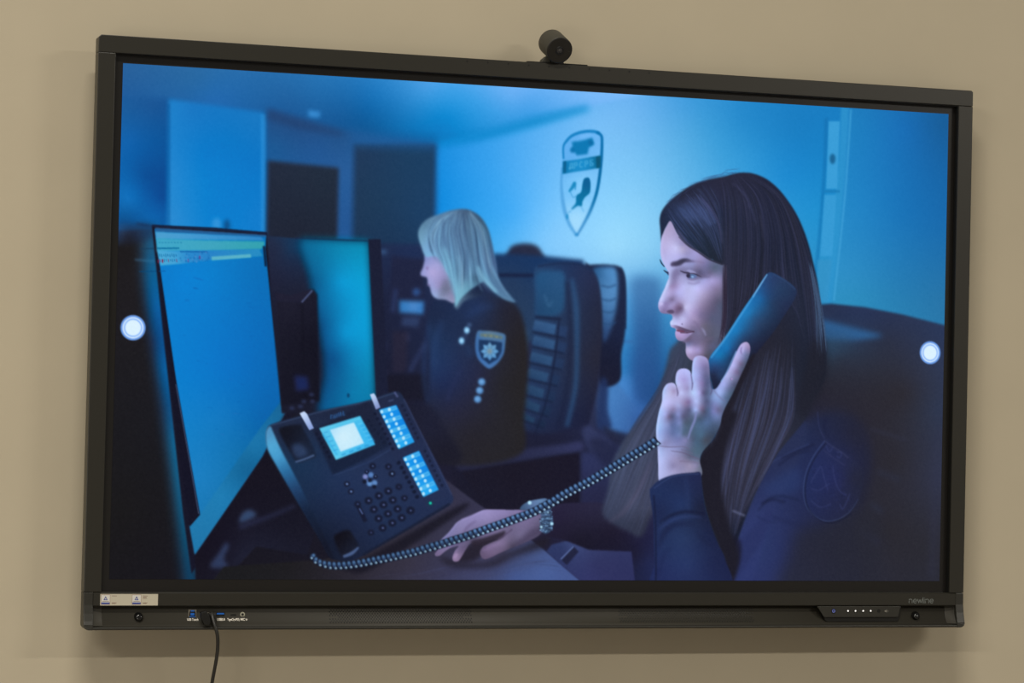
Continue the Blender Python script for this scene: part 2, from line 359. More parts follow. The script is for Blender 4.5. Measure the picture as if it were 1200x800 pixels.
    # dark floor of the middle ground
    fill([(305, 282), (400, 284), (505, 286), (520, 300), (640, 330), (740, 470), (770, 500), (770, 700), (120, 700), (120, 282)],
         [(320, 300, (34, 46, 74)), (430, 300, (32, 42, 72)), (480, 300, (34, 46, 82)), (450, 350, (30, 36, 62)), (490, 420, (30, 36, 62)), (450, 440, (28, 30, 50)), (540, 540, (32, 32, 52)),
          (600, 560, (28, 27, 42)), (700, 540, (38, 42, 72)), (730, 520, (46, 52, 84)), (690, 620, (38, 38, 66)), (150, 400, (29, 28, 31)), (200, 650, (26, 25, 32)), (350, 640, (26, 25, 36))],
         2.5, smooth=False, soft=14)
    # things on the shelf between the monitor and the officer
    fill([(459, 300), (498, 304), (496, 350), (457, 350)], (32, 36, 62), 2, .8, False)
    fill([(468, 352), (497, 353), (496, 368), (468, 366)], [(472, 358, (70, 120, 186)), (485, 358, (88, 134, 200)), (494, 360, (74, 122, 190))], 1.6, smooth=False, region='pictured_radio_set')
    fill([(472, 371), (492, 371), (490, 383), (470, 381)], (52, 66, 106), 2.2, .8, False)
    line([(464, 338), (460, 366)], 5, (46, 58, 100), .8, 2, False)
    dot(488, 342, 4.5, (58, 84, 144), 1.8, .95); dot(449, 295, 5, (66, 92, 138), 2, .8, 3); dot(443, 350, 3, (44, 58, 96), 1.6, .8, 6)
    dot(476, 395, 4, (46, 52, 86), 1.8, .9, 5); dot(450, 437, 3.5, (58, 58, 92), 1.6, .9); dot(449, 405, 4, (40, 46, 78), 2, .8, 7)
    line([(499, 402), (488, 420), (480, 436)], 5, (46, 56, 94), .8, 2)
    fill([(460, 388), (478, 388), (476, 436), (460, 436)], (40, 38, 58), 2.5, .8, False)
    fill([(470, 438), (500, 438), (505, 470), (445, 470), (445, 440)], (26, 26, 40), 2, .8, False)

def deepen_blues():
    """the blue light of the pictured room leaves hardly any red"""
    d = np.clip((CAN[..., 2] - CAN[..., 0] - .15) / .3, 0, 1) * np.clip((.52 - CAN[..., 0]) / .22, 0, 1)
    CAN[..., 0] = np.maximum(CAN[..., 0] - .07 * d, 0)

def paint_left_monitors():
    # a second, unfocused screen seen edge-on at the far left and the near black edge
    fill([(110, 268), (150, 270), (182, 268), (206, 440), (229, 700), (110, 700)], [(140, 300, (30, 28, 30)), (140, 600, (27, 26, 28)), (215, 660, (25, 24, 31)), (190, 500, (27, 27, 33)), (165, 330, (32, 30, 34))], 1.2, smooth=False, region='pictured_monitor.002')
    fill([(166, 270), (186, 264), (210, 440), (232, 700), (218, 700), (209, 620), (199, 540), (188, 460), (176, 380), (168, 320)],
         [(172, 290, (40, 88, 128)), (180, 310, (36, 96, 144)), (186, 360, (18, 96, 164)), (178, 400, (30, 70, 130)), (196, 430, (24, 98, 164)), (190, 480, (32, 78, 130)), (204, 520, (36, 104, 152)), (212, 570, (36, 100, 144)), (218, 625, (28, 88, 128)), (226, 670, (26, 72, 110))], 6., smooth=False, region='pictured_monitor.002')
    fill([(110, 262), (150, 262), (176, 262), (180, 276), (160, 284), (110, 284)], [(140, 268, (44, 74, 120)), (150, 278, (32, 38, 56)), (175, 270, (34, 60, 100))], 3.5, .8)
    line([(160, 262), (182, 266)], 2.5, (30, 48, 84), .8, 1.4, False)
    line([(164, 291.5), (181, 291)], 1.2, (24, 54, 84), .7, .6, False); line([(163, 318), (194, 317.5)], 1.1, (14, 70, 120), .8, .6, False)
    line([(158, 304), (182, 306)], 3, (66, 120, 160), .35, 1, False)
    # the big slanted screen
    scr = [(181, 268), (312, 276), (311, 292), (318, 360), (327, 430), (335, 476), (307, 534), (262, 600), (228, 649), (222, 616), (234, 603), (206, 446), (188, 330)]
    fill([(178, 263.5), (313, 272), (336, 470), (346, 480), (300, 560), (224, 672), (214, 600), (190, 380)], (24, 24, 40), .8, smooth=False, region='pictured_monitor')
    fill(scr, [(190, 330, (22, 124, 204)), (215, 330, (22, 128, 210)), (250, 320, (26, 126, 204)), (300, 320, (18, 112, 186)), (200, 380, (26, 126, 206)), (240, 380, (22, 122, 202)), (300, 380, (20, 110, 188)),
               (220, 440, (30, 124, 204)), (270, 430, (28, 114, 196)), (318, 440, (26, 104, 180)), (225, 500, (38, 126, 198)), (260, 490, (38, 120, 192)), (310, 490, (28, 100, 172)), (236, 560, (46, 126, 192)),
               (270, 550, (40, 116, 178)), (232, 630, (44, 116, 172)), (290, 535, (36, 108, 168))], .7, smooth=False, soft=12, region='pictured_monitor')
    # lower edge of that screen, paler
    fill([(222, 616), (234, 603), (300, 508), (335, 462), (336, 480), (307, 535), (228, 650)],
         [(228, 630, (52, 118, 168)), (262, 580, (50, 124, 178)), (300, 520, (48, 118, 170)), (333, 476, (44, 100, 144)), (290, 550, (38, 96, 144))], 1., .85, False, soft=12)
    fill([(181, 266), (206, 444), (234, 603), (222, 617), (206, 500), (196, 400), (186, 320), (179, 266)], (22, 22, 38), .6, 1., False)
    line([(206, 450), (222, 540), (232.6, 602)], 1, (96, 128, 176), .55, .5, False)
    line([(179, 264.5), (250, 267.5), (313, 273.5)], 2.6, (24, 34, 62), .95, .7, False)
    fill([(182, 266.5), (312, 275.2), (312, 278), (182, 272)], (52, 92, 146), .8, .9, False)
    # tool bars and text of the page on it
    fill([(182, 271.5), (306, 277.5), (310, 281.5), (183, 280)], [(190, 276, (92, 160, 208)), (250, 278, (82, 150, 208)), (305, 280, (70, 132, 196))], .9, .95, False)
    fill([(183, 279), (250, 281.5), (310, 282.5), (310, 287), (306, 292), (250, 293.5), (184, 294)], [(190, 286, (84, 168, 200)), (250, 287, (82, 166, 190)), (300, 286, (72, 164, 176))], 1., .95, False)
    fill([(184, 293), (212, 294), (250, 293.5), (304, 291.5), (308, 300), (250, 304), (212, 309), (188, 311)],
         [(190, 300, (96, 174, 216)), (205, 305, (90, 166, 214)), (222, 300, (64, 138, 204)), (245, 298, (62, 132, 200)), (290, 296, (62, 142, 196))], .9, .9, False)
    fill([(248, 300.5), (294, 297.5), (294.5, 301.5), (248, 305)], (104, 182, 200), .7, .9, False)
    line([(184.5, 290.8), (210, 290.6)], 1.8, (20, 96, 150), .8, .5, False)
    line([(211, 294.6), (243, 294.9)], 1.2, (30, 78, 150), .7, .5, False)
    for i in range(8): line([(186 + i * 3.6, 284), (188 + i * 3.6, 284.2)], 1.2, (40, 110, 160), .6, .5, False)
    for i in range(9):
        x = 187 + i * 2.4
        line([(x, 297 + (i % 3) * .4), (x + .4, 300.3 + (i % 2))], .9, (32, 92, 150), .75, .4, False)
        line([(x + .6, 303.2), (x + 1., 307 - (i % 2))], .9, (34, 90, 150) if i % 4 else (110, 40, 90), .7, .4, False)
    for x, y, c in ((185.5, 306, (110, 30, 60)), (190.6, 305.6, (130, 30, 70)), (234, 301.6, (110, 50, 130)), (220.6, 305, (70, 70, 150))): dot(x, y, .9, c, .5, .9, 2.4)
    for i in range(40):
        x, y = rng.uniform(211, 246), rng.uniform(295.5, 306.5)
        dot(x, y, rng.uniform(.5, 1.1), (36, 96, 170) if rng.random() < .6 else (120, 140, 200), .6, .5, rng.uniform(.6, 1.6))
    line([(186, 317.6), (194, 317.2)], 1., (12, 84, 150), .7, .5, False)
    for i in range(34):                                                     # faint traces of content further down
        x, y = rng.uniform(205, 300), rng.uniform(315, 520)
        if x < 190 + (y - 320) * .17 + 8: continue
        line([(x, y), (x + rng.uniform(2, 7), y - rng.uniform(-1, 1.6))], rng.uniform(.7, 1.5), (30, 96, 170) if rng.random() < .55 else (70, 112, 190), .38, .7, False)
    line([(227, 325), (238, 328)], 1.2, (60, 96, 180), .5, .6, False); line([(226, 337), (232, 338)], 1.1, (16, 84, 160), .6, .6, False)
    line([(309.3, 288), (311.5, 312)], 2.6, (18, 22, 42), .9, .8, False)
    # its shadowed foot and the desk beneath
    fill([(346, 482), (308, 536), (228, 652), (229, 680), (262, 680), (300, 640), (360, 650), (370, 620), (330, 520)],
         [(300, 560, (24, 22, 34)), (240, 665, (24, 22, 34)), (262, 640, (24, 22, 36)), (320, 600, (24, 23, 36)), (345, 630, (26, 26, 40)), (290, 655, (32, 34, 52))], 1., smooth=False, soft=10)
    fill([(284, 601), (293, 597), (300, 603), (292, 609), (280, 612)], (58, 78, 116), 2., .85)
    line([(280, 618), (296, 612), (318, 604), (346, 592)], [5, 5, 4, 3], (42, 46, 74), .8, 1.6)
    fill([(246, 664), (256, 648), (264, 636), (268, 640), (262, 654), (266, 664)], (52, 66, 102), 1.8, .8)
    # teal screen behind
    fill([(313, 276), (345, 279), (432, 282.5), (442, 484), (330, 484), (320, 380)],
         [(325, 290, (34, 44, 70)), (345, 290, (28, 54, 88)), (332, 320, (32, 38, 62)), (335, 340, (30, 34, 54)), (350, 300, (28, 46, 76)), (356, 340, (30, 34, 54)), (330, 400, (27, 28, 44))], .9, smooth=False, region='pictured_monitor.001')
    fill([(353, 279.5), (432, 282.5), (441, 484), (372, 484), (380, 440), (379, 415), (371, 370), (362, 320), (352, 290)],
         [(370, 290, (8, 112, 158)), (400, 290, (8, 134, 178)), (428, 292, (6, 142, 184)), (372, 330, (12, 96, 146)), (400, 330, (0, 150, 208)), (430, 340, (0, 158, 212)), (378, 380, (10, 84, 138)),
          (405, 390, (0, 146, 206)), (432, 390, (0, 154, 210)), (392, 420, (16, 84, 140)), (415, 425, (10, 128, 182)), (436, 430, (18, 138, 186)), (388, 455, (18, 88, 142)), (415, 460, (24, 122, 172)), (437, 462, (28, 124, 170)), (390, 476, (22, 96, 148))],
         4.5, smooth=False, soft=7, region='pictured_monitor.001')
    fill([(431.5, 280), (446, 280), (456, 484), (441.5, 484)], (28, 32, 54), .9, 1., False)
    line([(345, 278.6), (432, 282)], 2, (30, 44, 74), .7, .8, False)
    dot(408, 463, 1.6, (20, 62, 104), .8, .9, 2.6)
    # loudspeaker in front of it
    fill([(324, 352), (354, 354), (367, 338), (372, 345), (374, 470), (330, 474)], [(335, 400, (26, 26, 40)), (365, 400, (22, 22, 35)), (340, 360, (30, 30, 46))], 1.2, smooth=False, region='pictured_loudspeaker')
    fill([(322, 342), (340, 346), (366, 338), (354, 354.5), (324, 352)], (33, 33, 52), 1., 1., False, region='pictured_loudspeaker')
    line([(353.5, 354), (366, 340)], 1.8, (78, 88, 128), .95, .7, False)
    line([(354, 356), (357, 470)], 2.5, (20, 20, 32), .7, 1.2, False)
    fill([(345, 440), (360, 441), (362, 456), (347, 458)], (34, 44, 98), 2., .8, False)
    for x, y in ((342, 478), (352, 476), (365, 462), (366, 470), (356, 470)): dot(x, y, 3, (50, 60, 96), 1.4, .8, 2)

def paint_emblem():
    R = 'pictured_emblem'
    sh = [(659.7, 171), (663, 165), (670, 158.5), (683, 153.8), (696, 153), (703, 155.4), (706.3, 161), (705.6, 187), (702.5, 215), (697.5, 236), (690.6, 252.5), (683, 267), (675.8, 277.5), (667, 262), (660.5, 242), (657.8, 220), (657.8, 200), (659, 185)]
    fill(sh, [(670, 190, (96, 176, 240)), (690, 160, (104, 180, 244)), (680, 215, (132, 204, 252)), (695, 230, (128, 200, 250)), (675, 255, (160, 218, 254)), (665, 230, (120, 196, 250))], 1., region=R)
    line([(658.8, 196), (657.8, 214), (658.8, 230), (661.5, 246), (667, 262), (675.8, 276)], [2.5, 3, 4, 4.5, 4, 3], (78, 160, 222), .8, 1.)
    line([(660.4, 186), (660.2, 172), (664, 165), (671, 158.5), (683, 154.4), (695, 153.8), (702.5, 156.2)], [2, 2.2, 3, 3.4, 3.6, 3.6, 3.6], (14, 124, 192), .9, .9)
    line([(699, 154.6), (704, 158), (705.4, 164), (704.8, 184), (702.6, 206), (699, 226), (692, 246), (684, 262), (676, 276)], [3, 3.2, 3.2, 3.6, 3.6, 3.6, 3.6, 3.2, 2.6], [(704, 160, (8, 112, 176)), (703, 200, (4, 100, 158)), (698, 228, (8, 108, 166)), (684, 262, (62, 144, 206))], .95, .9)
    # the device at the top
    fill([(670, 166), (680, 165), (686, 163.5), (694, 161), (696.5, 169), (690, 173), (688.5, 180.5), (676, 182), (673, 177.5), (668.5, 176), (671, 171)], (8, 118, 178), 1.2, .95, False)
    dot(692, 167, 3, (4, 104, 164), 1.2, .8); dot(671, 176, 3, (6, 108, 170), 1.2, .8)
    line([(679, 160.5), (692, 157.8)], 3, (112, 184, 246), .8, 1.1, False)
    # the band with its lettering
    fill([(659.5, 189), (674, 187), (690, 184), (703.5, 182), (703, 196.5), (686, 199.5), (672, 201.5), (659, 204)], [(661, 196, (8, 112, 168)), (670, 195, (20, 134, 196)), (690, 191, (20, 134, 196)), (702, 189, (2, 92, 130))], 1., .95, False)
    fill([(698.5, 184), (704, 182.5), (703.5, 196), (699, 197)], (2, 84, 116), .9, .9, False); fill([(660.4, 189), (663.5, 188.6), (663.2, 202), (660.2, 202.6)], (4, 92, 140), .9, .9, False)
    def glyph(x, y, strokes, s=1.0):
        for st in strokes: line([(x + u * s, y + v * s - u * .16) for u, v in st], 1.5, (86, 178, 226), .7, .85, False)
    D = [[(0, 8), (1, 6), (2, 0), (4.5, 0), (4.5, 6.4)], [(-.3, 6.4), (5.2, 6.4), (5.2, 8)]]
    P = [[(0, 8), (0, 0), (3, .3), (3.6, 2.3), (2.8, 4), (0, 4.3)]]
    C_ = [[(3.8, 1), (1.6, 0), (0, 2.4), (0, 5.4), (1.6, 7.8), (3.8, 6.8)]]
    B = [[(3.6, 0), (0, 0), (0, 7.8), (2.8, 7.6), (3.8, 5.8), (2.8, 4), (0, 3.8)]]
    for i, g in enumerate((D, P, C_, P, B)): glyph(667 + i * 6.2, 191.6 - i * 1.0, g, .86)
    line([(676, 185.6), (690, 183.2)], 1.2, (90, 176, 228), .6, .7, False)
    # the winged figure
    fill([(687, 208), (690.4, 208.6), (692, 215), (691.4, 224.6), (689, 228), (685.5, 231), (682.6, 236), (681.6, 241.5), (677, 241), (671, 245), (669.6, 244.2), (674.5, 238), (675, 231), (676.4, 228), (681, 224.5), (682.4, 216), (684, 210)],
         [(688, 215, (2, 96, 150)), (684, 228, (4, 112, 160)), (674, 240, (8, 118, 172))], .9)
    fill([(672, 213), (675, 213.5), (674.6, 218), (671, 222), (667, 225), (666.4, 223), (669, 218.5)], (16, 130, 188), 1., .9)
    line([(674.6, 217), (674, 222.5)], 1.3, (24, 134, 194), .7, .7, False); line([(668, 224), (671.5, 231), (675, 229.5)], 1.2, (44, 140, 200), .6, .8)
    dot(664.6, 253.5, 1.3, (24, 136, 196), .9, .9, 3.2); line([(666, 249), (669, 247)], 1.6, (70, 160, 220), .7, .8, False)
    line([(681, 242), (684, 248)], 1.6, (96, 176, 232), .7, .9, False); dot(675.6, 274.6, 2, (40, 140, 206), 1, .8)

def paint_back_chairs():
    R = 'pictured_office_chair'
    # low partition and a head behind it
    fill([(596, 293), (602, 287), (615, 285), (627, 287), (634, 294), (636, 306), (594, 306)], [(615, 290, (40, 46, 70)), (605, 300, (36, 42, 68))], 1.8, region='pictured_head')
    fill([(578, 297), (600, 297.5), (640, 300), (684, 304.5), (684, 400), (578, 400)], [(590, 305, (28, 54, 94)), (630, 310, (26, 54, 96)), (670, 312, (28, 56, 100)), (600, 330, (36, 58, 92)), (612, 360, (38, 60, 92))], 1.6, smooth=False)
    line([(584, 322), (626, 322.5)], 4, (24, 32, 62), .9, 1.4, False)
    fill([(606, 384), (618, 386), (618, 410), (606, 412)], (52, 86, 122), 2, .7, False)
    # shade of the chairs on the wall
    fill([(738, 326), (755, 322), (774, 326), (776, 480), (750, 500), (736, 470), (742, 400)], [(755, 340, (64, 116, 172)), (765, 390, (42, 88, 146)), (752, 440, (42, 82, 142)), (770, 460, (36, 76, 132)), (748, 480, (46, 86, 148))], 6, .85, False)
    line([(730, 400), (742, 400)], 2.5, (56, 104, 164), .7, 1.4, False)
    fill([(706, 455), (736, 440), (745, 470), (760, 478), (756, 510), (712, 506)], [(720, 460, (74, 138, 208)), (725, 490, (68, 126, 196)), (750, 490, (52, 96, 164))], 5, .85)
    # chair further back
    fill([(686, 315), (692, 310), (715, 310), (727, 313), (732, 324), (733.5, 350), (732.5, 388), (728, 415), (726, 446), (704, 449), (700, 400)],
         [(728, 330, (30, 40, 70)), (715, 420, (26, 30, 52)), (712, 445, (28, 30, 50)), (729, 390, (28, 36, 64))], 1.4, region=R + '.001')
    fill([(695, 315), (714, 312), (722, 316), (724, 335), (722, 360), (716, 385), (707, 400), (704, 360), (700, 330)], [(702, 320, (50, 100, 150)), (712, 318, (74, 132, 188)), (712, 345, (80, 134, 188)), (716, 370, (62, 108, 160)), (709, 390, (44, 72, 118))], 1.8)
    for y in (334, 350, 364, 378): line([(704, y), (714, y + 2), (722, y - 1)], 2.2, (40, 76, 120), .65, 1.1)
    line([(727, 313), (732, 330), (732.6, 385)], 2.4, (26, 34, 62), .8, 1)
    fill([(704, 446), (712, 448), (712, 480), (716, 500), (700, 500)], (34, 50, 92), 2.4, .9)
    # chair under the officer's side
    fill([(626, 318), (632, 310), (650, 307), (676, 308), (692, 314), (701, 330), (705, 360), (705, 400), (701, 445), (694, 480), (684, 508), (660, 520), (616, 520), (608, 488), (612, 462), (620, 430), (625, 392), (627, 350)],
         [(635, 330, (38, 68, 108)), (660, 318, (34, 54, 92)), (685, 330, (38, 48, 80)), (698, 360, (36, 42, 66)), (695, 420, (38, 40, 58)), (665, 400, (36, 48, 78)), (640, 390, (38, 60, 96)), (625, 470, (36, 54, 90)), (670, 490, (30, 36, 64)), (630, 510, (32, 40, 68))], 1.3, soft=10, region=R)
    fill([(629, 320), (650, 317), (661, 320), (662, 345), (658, 366), (640, 371), (628, 368), (628, 345)], [(635, 330, (36, 80, 124)), (655, 330, (40, 82, 126)), (645, 360, (36, 76, 116)), (630, 360, (34, 70, 110))], 2.)
    line([(638, 345), (643, 358), (648, 352)], 2, (62, 108, 150), .6, 1.2)
    line([(627, 371), (658, 374)], 3, (24, 30, 54), .85, 1.2, False)
    rows = [((627, 375), (652, 380), 15), ((626, 393), (651, 399), 14), ((623, 412), (648, 418), 14), ((619, 431), (643, 437), 14), ((614, 449), (638, 456), 14), ((609.5, 465), (633, 474), 13), ((608, 481), (627, 490), 10)]
    for i, ((xa, ya), (xb, yb), h) in enumerate(rows):
        b = 1 - i * .05; c = lambda r, g, bb: (r * b, g * b, bb * b)
        fill([(xa, ya), (xb, yb), (xb - 2.5, yb + h - 3), (xa - 3, ya + h - 4)], [(xa, ya, c(56, 92, 136)), (xb, yb + 4, c(54, 92, 138)), (xa, ya + h, c(40, 70, 112))], 1.1, .95, False)
        fill([(xb + 3, yb + 1), (xb + 14, yb + 3), (xb + 10, yb + h + 2), (xb, yb + h - 3)], c(40, 62, 102), 1.4, .8, False)
        line([(xa - 3, ya + h - 1), (xb + 10, yb + h + 1)], 2.6, (26, 36, 62), .8, 1, False)
    line([(655, 376), (650, 420), (640, 470), (626, 510)], 2, (24, 32, 58), .8, .9)
    line([(670, 326), (675, 360), (676, 410), (674, 455), (664, 500)], [4, 7, 5, 5, 4], (46, 84, 128), .75, 2)
    line([(664, 330), (668, 380), (666, 440), (654, 500)], 3, (24, 30, 54), .6, 1.6)
    line([(630, 312), (655, 308.5), (680, 310), (694, 318)], 2.4, (28, 44, 78), .8, 1)
    # seat, arm rest, base
    fill([(600, 505), (640, 508), (690, 500), (730, 520), (740, 560), (690, 600), (560, 600), (530, 560), (540, 530)], [(620, 520, (30, 32, 54)), (690, 520, (34, 38, 66)), (720, 540, (46, 54, 92)), (600, 570, (28, 27, 42)), (660, 560, (27, 26, 40))], 2.5, soft=10)
    fill([(534, 541), (560, 533), (610, 526), (660, 520), (680, 517), (682, 527), (650, 533), (590, 543), (545, 552)], [(560, 540, (38, 40, 66)), (640, 526, (44, 48, 80)), (675, 522, (50, 54, 92))], 1.6, region=R)
    fill([(540, 552), (600, 543), (679, 530), (679, 592), (640, 590), (600, 596), (565, 590)], [(600, 560, (28, 26, 40)), (660, 560, (28, 26, 42)), (580, 575, (28, 27, 42))], 1.2, smooth=False)
    fill([(681, 530), (720, 530), (740, 545), (745, 580), (700, 600), (681, 590)], [(690, 545, (44, 50, 88)), (720, 550, (42, 48, 82)), (700, 580, (38, 40, 70))], 1.6, smooth=False)
    fill([(682, 505), (690, 498), (700, 506), (718, 520), (706, 530), (690, 526)], (56, 64, 104), 2.4, .7)
    fill([(706, 500), (722, 505), (745, 512), (740, 524), (720, 520)], (34, 38, 62), 2.4, .9)
    fill([(690, 520), (702, 512), (730, 526), (734, 544), (712, 548)], (34, 38, 66), 3, .8)

def paint_officer():
    R = 'pictured_person.001'
    body = [(505, 356), (514, 350), (532, 354), (545, 344), (556, 338), (580, 346), (598, 352), (608, 362), (614, 378), (618, 400), (619, 425), (617, 460), (614, 490), (612, 530), (560, 545), (510, 540), (480, 520), (474, 480), (498, 474), (503, 440), (503, 400), (500, 380)]
    fill(body, [(510, 370, (30, 42, 72)), (508, 400, (32, 52, 88)), (506, 430, (34, 54, 94)), (520, 450, (32, 44, 80)), (540, 380, (32, 46, 78)), (560, 360, (34, 50, 86)), (590, 365, (36, 38, 54)), (600, 400, (38, 37, 44)),
                (585, 450, (38, 38, 46)), (560, 440, (38, 42, 68)), (535, 480, (38, 40, 62)), (600, 480, (38, 37, 42)), (550, 510, (38, 37, 46)), (590, 520, (38, 37, 43)), (500, 510, (36, 38, 54)), (480, 490, (35, 35, 46))], 1.6, soft=10, region=R)
    line([(503, 380), (498, 410), (497, 440), (500, 470)], [3, 6, 6, 3], (38, 60, 104), .5, 2.4)
    line([(518, 376), (510, 400), (508, 428)], [4, 7, 3], (40, 64, 108), .55, 3)
    line([(545, 372), (560, 362), (578, 358)], [3, 7, 4], (40, 62, 108), .5, 3); line([(540, 432), (530, 452), (524, 470)], 3, (42, 52, 92), .5, 2)
    line([(548, 405), (552, 418)], 8, (36, 58, 98), .55, 3, False)
    fill([(450, 470), (500, 474), (520, 500), (540, 540), (480, 540), (450, 500)], [(470, 485, (28, 29, 46)), (500, 500, (30, 32, 52)), (520, 530, (28, 28, 42))], 3, .85)
    # face
    face = [(499, 298), (497.4, 305), (495.6, 313), (492.8, 319.6), (494, 323), (499.6, 324.6), (501, 328), (501.4, 333), (504, 337), (505, 342), (507.6, 347), (513, 350), (522, 351), (534, 355), (540, 340), (534, 310), (516, 295)]
    fill(face, tint([(500, 303, (132, 136, 196)), (496, 320, (150, 146, 206)), (506, 318, (172, 156, 212)), (514, 312, (158, 150, 206)), (505, 335, (150, 150, 206)), (514, 335, (146, 134, 186)), (510, 347, (146, 160, 210)),
                (522, 338, (104, 104, 138)), (528, 345, (132, 124, 166)), (520, 325, (140, 130, 182)), (532, 352, (140, 132, 172))], (4, 12, 8)), 1.1, region=R, soft=4)
    fill([(519, 330), (526, 326), (532, 330), (528, 338), (520, 347), (514, 348)], (112, 116, 144), 1.8, .45)
    line([(500, 333.6), (504.6, 334)], 1.2, (112, 92, 140), .7, .8, False); dot(500.5, 314, 1.4, (128, 112, 168), .8, .6, 2.4)
    fill([(532, 356), (540, 347), (550, 338), (562, 334), (566, 345), (545, 352), (536, 362)], [(540, 350, (84, 112, 140)), (555, 340, (32, 44, 72))], 1.2, .9)
    # hair
    hair = [(490, 276), (492, 266), (500, 257), (514, 251), (530, 246), (545, 244.6), (556, 248.5), (565, 256), (572, 268), (576, 282), (579, 296), (582, 310), (584, 324), (590, 336), (599, 347), (604, 354), (592, 351), (580, 343), (571, 334), (566, 330), (556, 336), (548, 342),
            (540, 350), (534, 359), (533, 350), (532, 338), (529, 328), (523, 318), (517, 306), (510, 300), (499, 300.5), (494, 290)]
    fill(hair, [(494, 280, (112, 160, 192)), (505, 290, (120, 168, 214)), (500, 262, (92, 132, 164)), (515, 265, (112, 158, 198)), (520, 285, (112, 162, 208)), (525, 310, (124, 190, 226)), (533, 335, (126, 190, 214)), (545, 250, (70, 96, 128)),
                (560, 262, (62, 92, 120)), (545, 275, (86, 124, 160)), (565, 285, (66, 104, 138)), (550, 300, (94, 140, 180)), (545, 325, (88, 132, 164)), (560, 310, (92, 142, 180)), (572, 310, (78, 108, 152)), (568, 325, (96, 150, 184)), (582, 335, (86, 126, 164)), (575, 265, (66, 100, 130))], 1.1, soft=5, region=R)
    Gs = [[(530, 247), (512, 258), (502, 275), (504, 292), (510, 300)], [(534, 247), (520, 262), (514, 285), (522, 310), (532, 345)], [(538, 247), (530, 268), (534, 300), (536, 330), (535, 356)],
          [(543, 247), (542, 268), (548, 296), (548, 320), (545, 340)], [(548, 248), (556, 270), (560, 300), (568, 328), (586, 346)], [(552, 249), (568, 268), (575, 296), (582, 320), (602, 352)]]
    strands(Gs, 260, [(144, 204, 236), (52, 76, 108), (156, 204, 234), (48, 72, 106), (124, 182, 222), (62, 90, 130)], .62, 1.2, bl=.9, lens=(.35, .9))
    line([(541, 249), (548, 272), (555, 300), (562, 318)], [2, 5, 5, 2], (58, 84, 116), .5, 2.2)
    line([(519, 256), (521, 280), (527, 305)], [2, 3.5, 2], (72, 102, 142), .6, 1.4); line([(528, 251), (533, 275), (538, 300)], [2, 4, 2], (66, 94, 134), .55, 1.6)
    line([(560, 312), (567, 326), (582, 342)], [3, 4, 3], (136, 198, 228), .6, 1.3); line([(520, 290), (527, 312), (534, 345)], [4, 6, 4], (136, 204, 234), .55, 1.8)
    line([(556, 322), (560, 334)], 4, (40, 60, 84), .6, 1.8, False)
    # shoulder stars, patch, buttons
    line([(540, 404), (548, 384)], 6, (44, 60, 96), .8, 1.2, False)
    for x, y in ((547, 386.6), (540.8, 399)): dot(x, y, 3.3, (126, 190, 236), 1.1, 1., 4); dot(x, y, 1.6, (180, 224, 250), .8, .9)
    dot(550, 380.5, 2.6, (66, 92, 134), 1.2, .9)
    sh = [(559.5, 388), (566, 387.2), (576, 387.8), (586, 389.5), (592.2, 392.4), (592, 402), (590.6, 413), (586.4, 421), (580, 428), (573, 431.6), (566, 427), (560, 420), (557.2, 411), (557, 399)]
    fill(sh, [(560, 395, (66, 112, 168)), (575, 390, (92, 124, 150)), (590, 395, (72, 114, 160)), (573, 430, (70, 118, 178)), (575, 410, (60, 104, 160))], .9, region='pictured_badge')
    fill([(561, 397.6), (575, 398.6), (588.4, 401), (587.6, 412), (583, 420.6), (573, 426.6), (564, 419), (561, 410)], (28, 52, 90), .8, .95, False)
    fill([(563, 390.4), (576, 391.2), (589, 394), (588.6, 397), (575, 394.8), (562.5, 394)], (108, 124, 112), .8, .8, False)
    for i in range(7): dot(565 + i * 3.4, 392.4 + i * .45, 1.1, (140, 142, 106) if i % 2 else (84, 108, 118), .5, .7)
    st = []
    for k in range(16):
        r = 10.8 if k % 2 == 0 else 7.2; t = k * math.pi / 8 - math.pi / 2
        st.append((573.8 + r * math.cos(t), 411.4 + r * math.sin(t) * 1.02))
    fill(st, [(574, 411, (110, 150, 176)), (567, 408, (104, 168, 220)), (581, 412, (96, 160, 214)), (573, 420, (90, 154, 210))], .7, .98, False)
    dot(573.8, 411.5, 2.6, (122, 140, 150), .8, .8)
    for k in range(8):
        t = k * math.pi / 4 + .39; line([(573.8 + 3.4 * math.cos(t), 411.4 + 3.4 * math.sin(t)), (573.8 + 7 * math.cos(t), 411.4 + 7 * math.sin(t))], .9, (62, 112, 168), .7, .5, False)
    for x, y in ((564.4, 447.2), (562, 457.2), (559.6, 467.4)): dot(x, y, 4.3, (86, 142, 202), 1.1); dot(x - .4, y - .3, 2.2, (116, 170, 222), .9, .8)

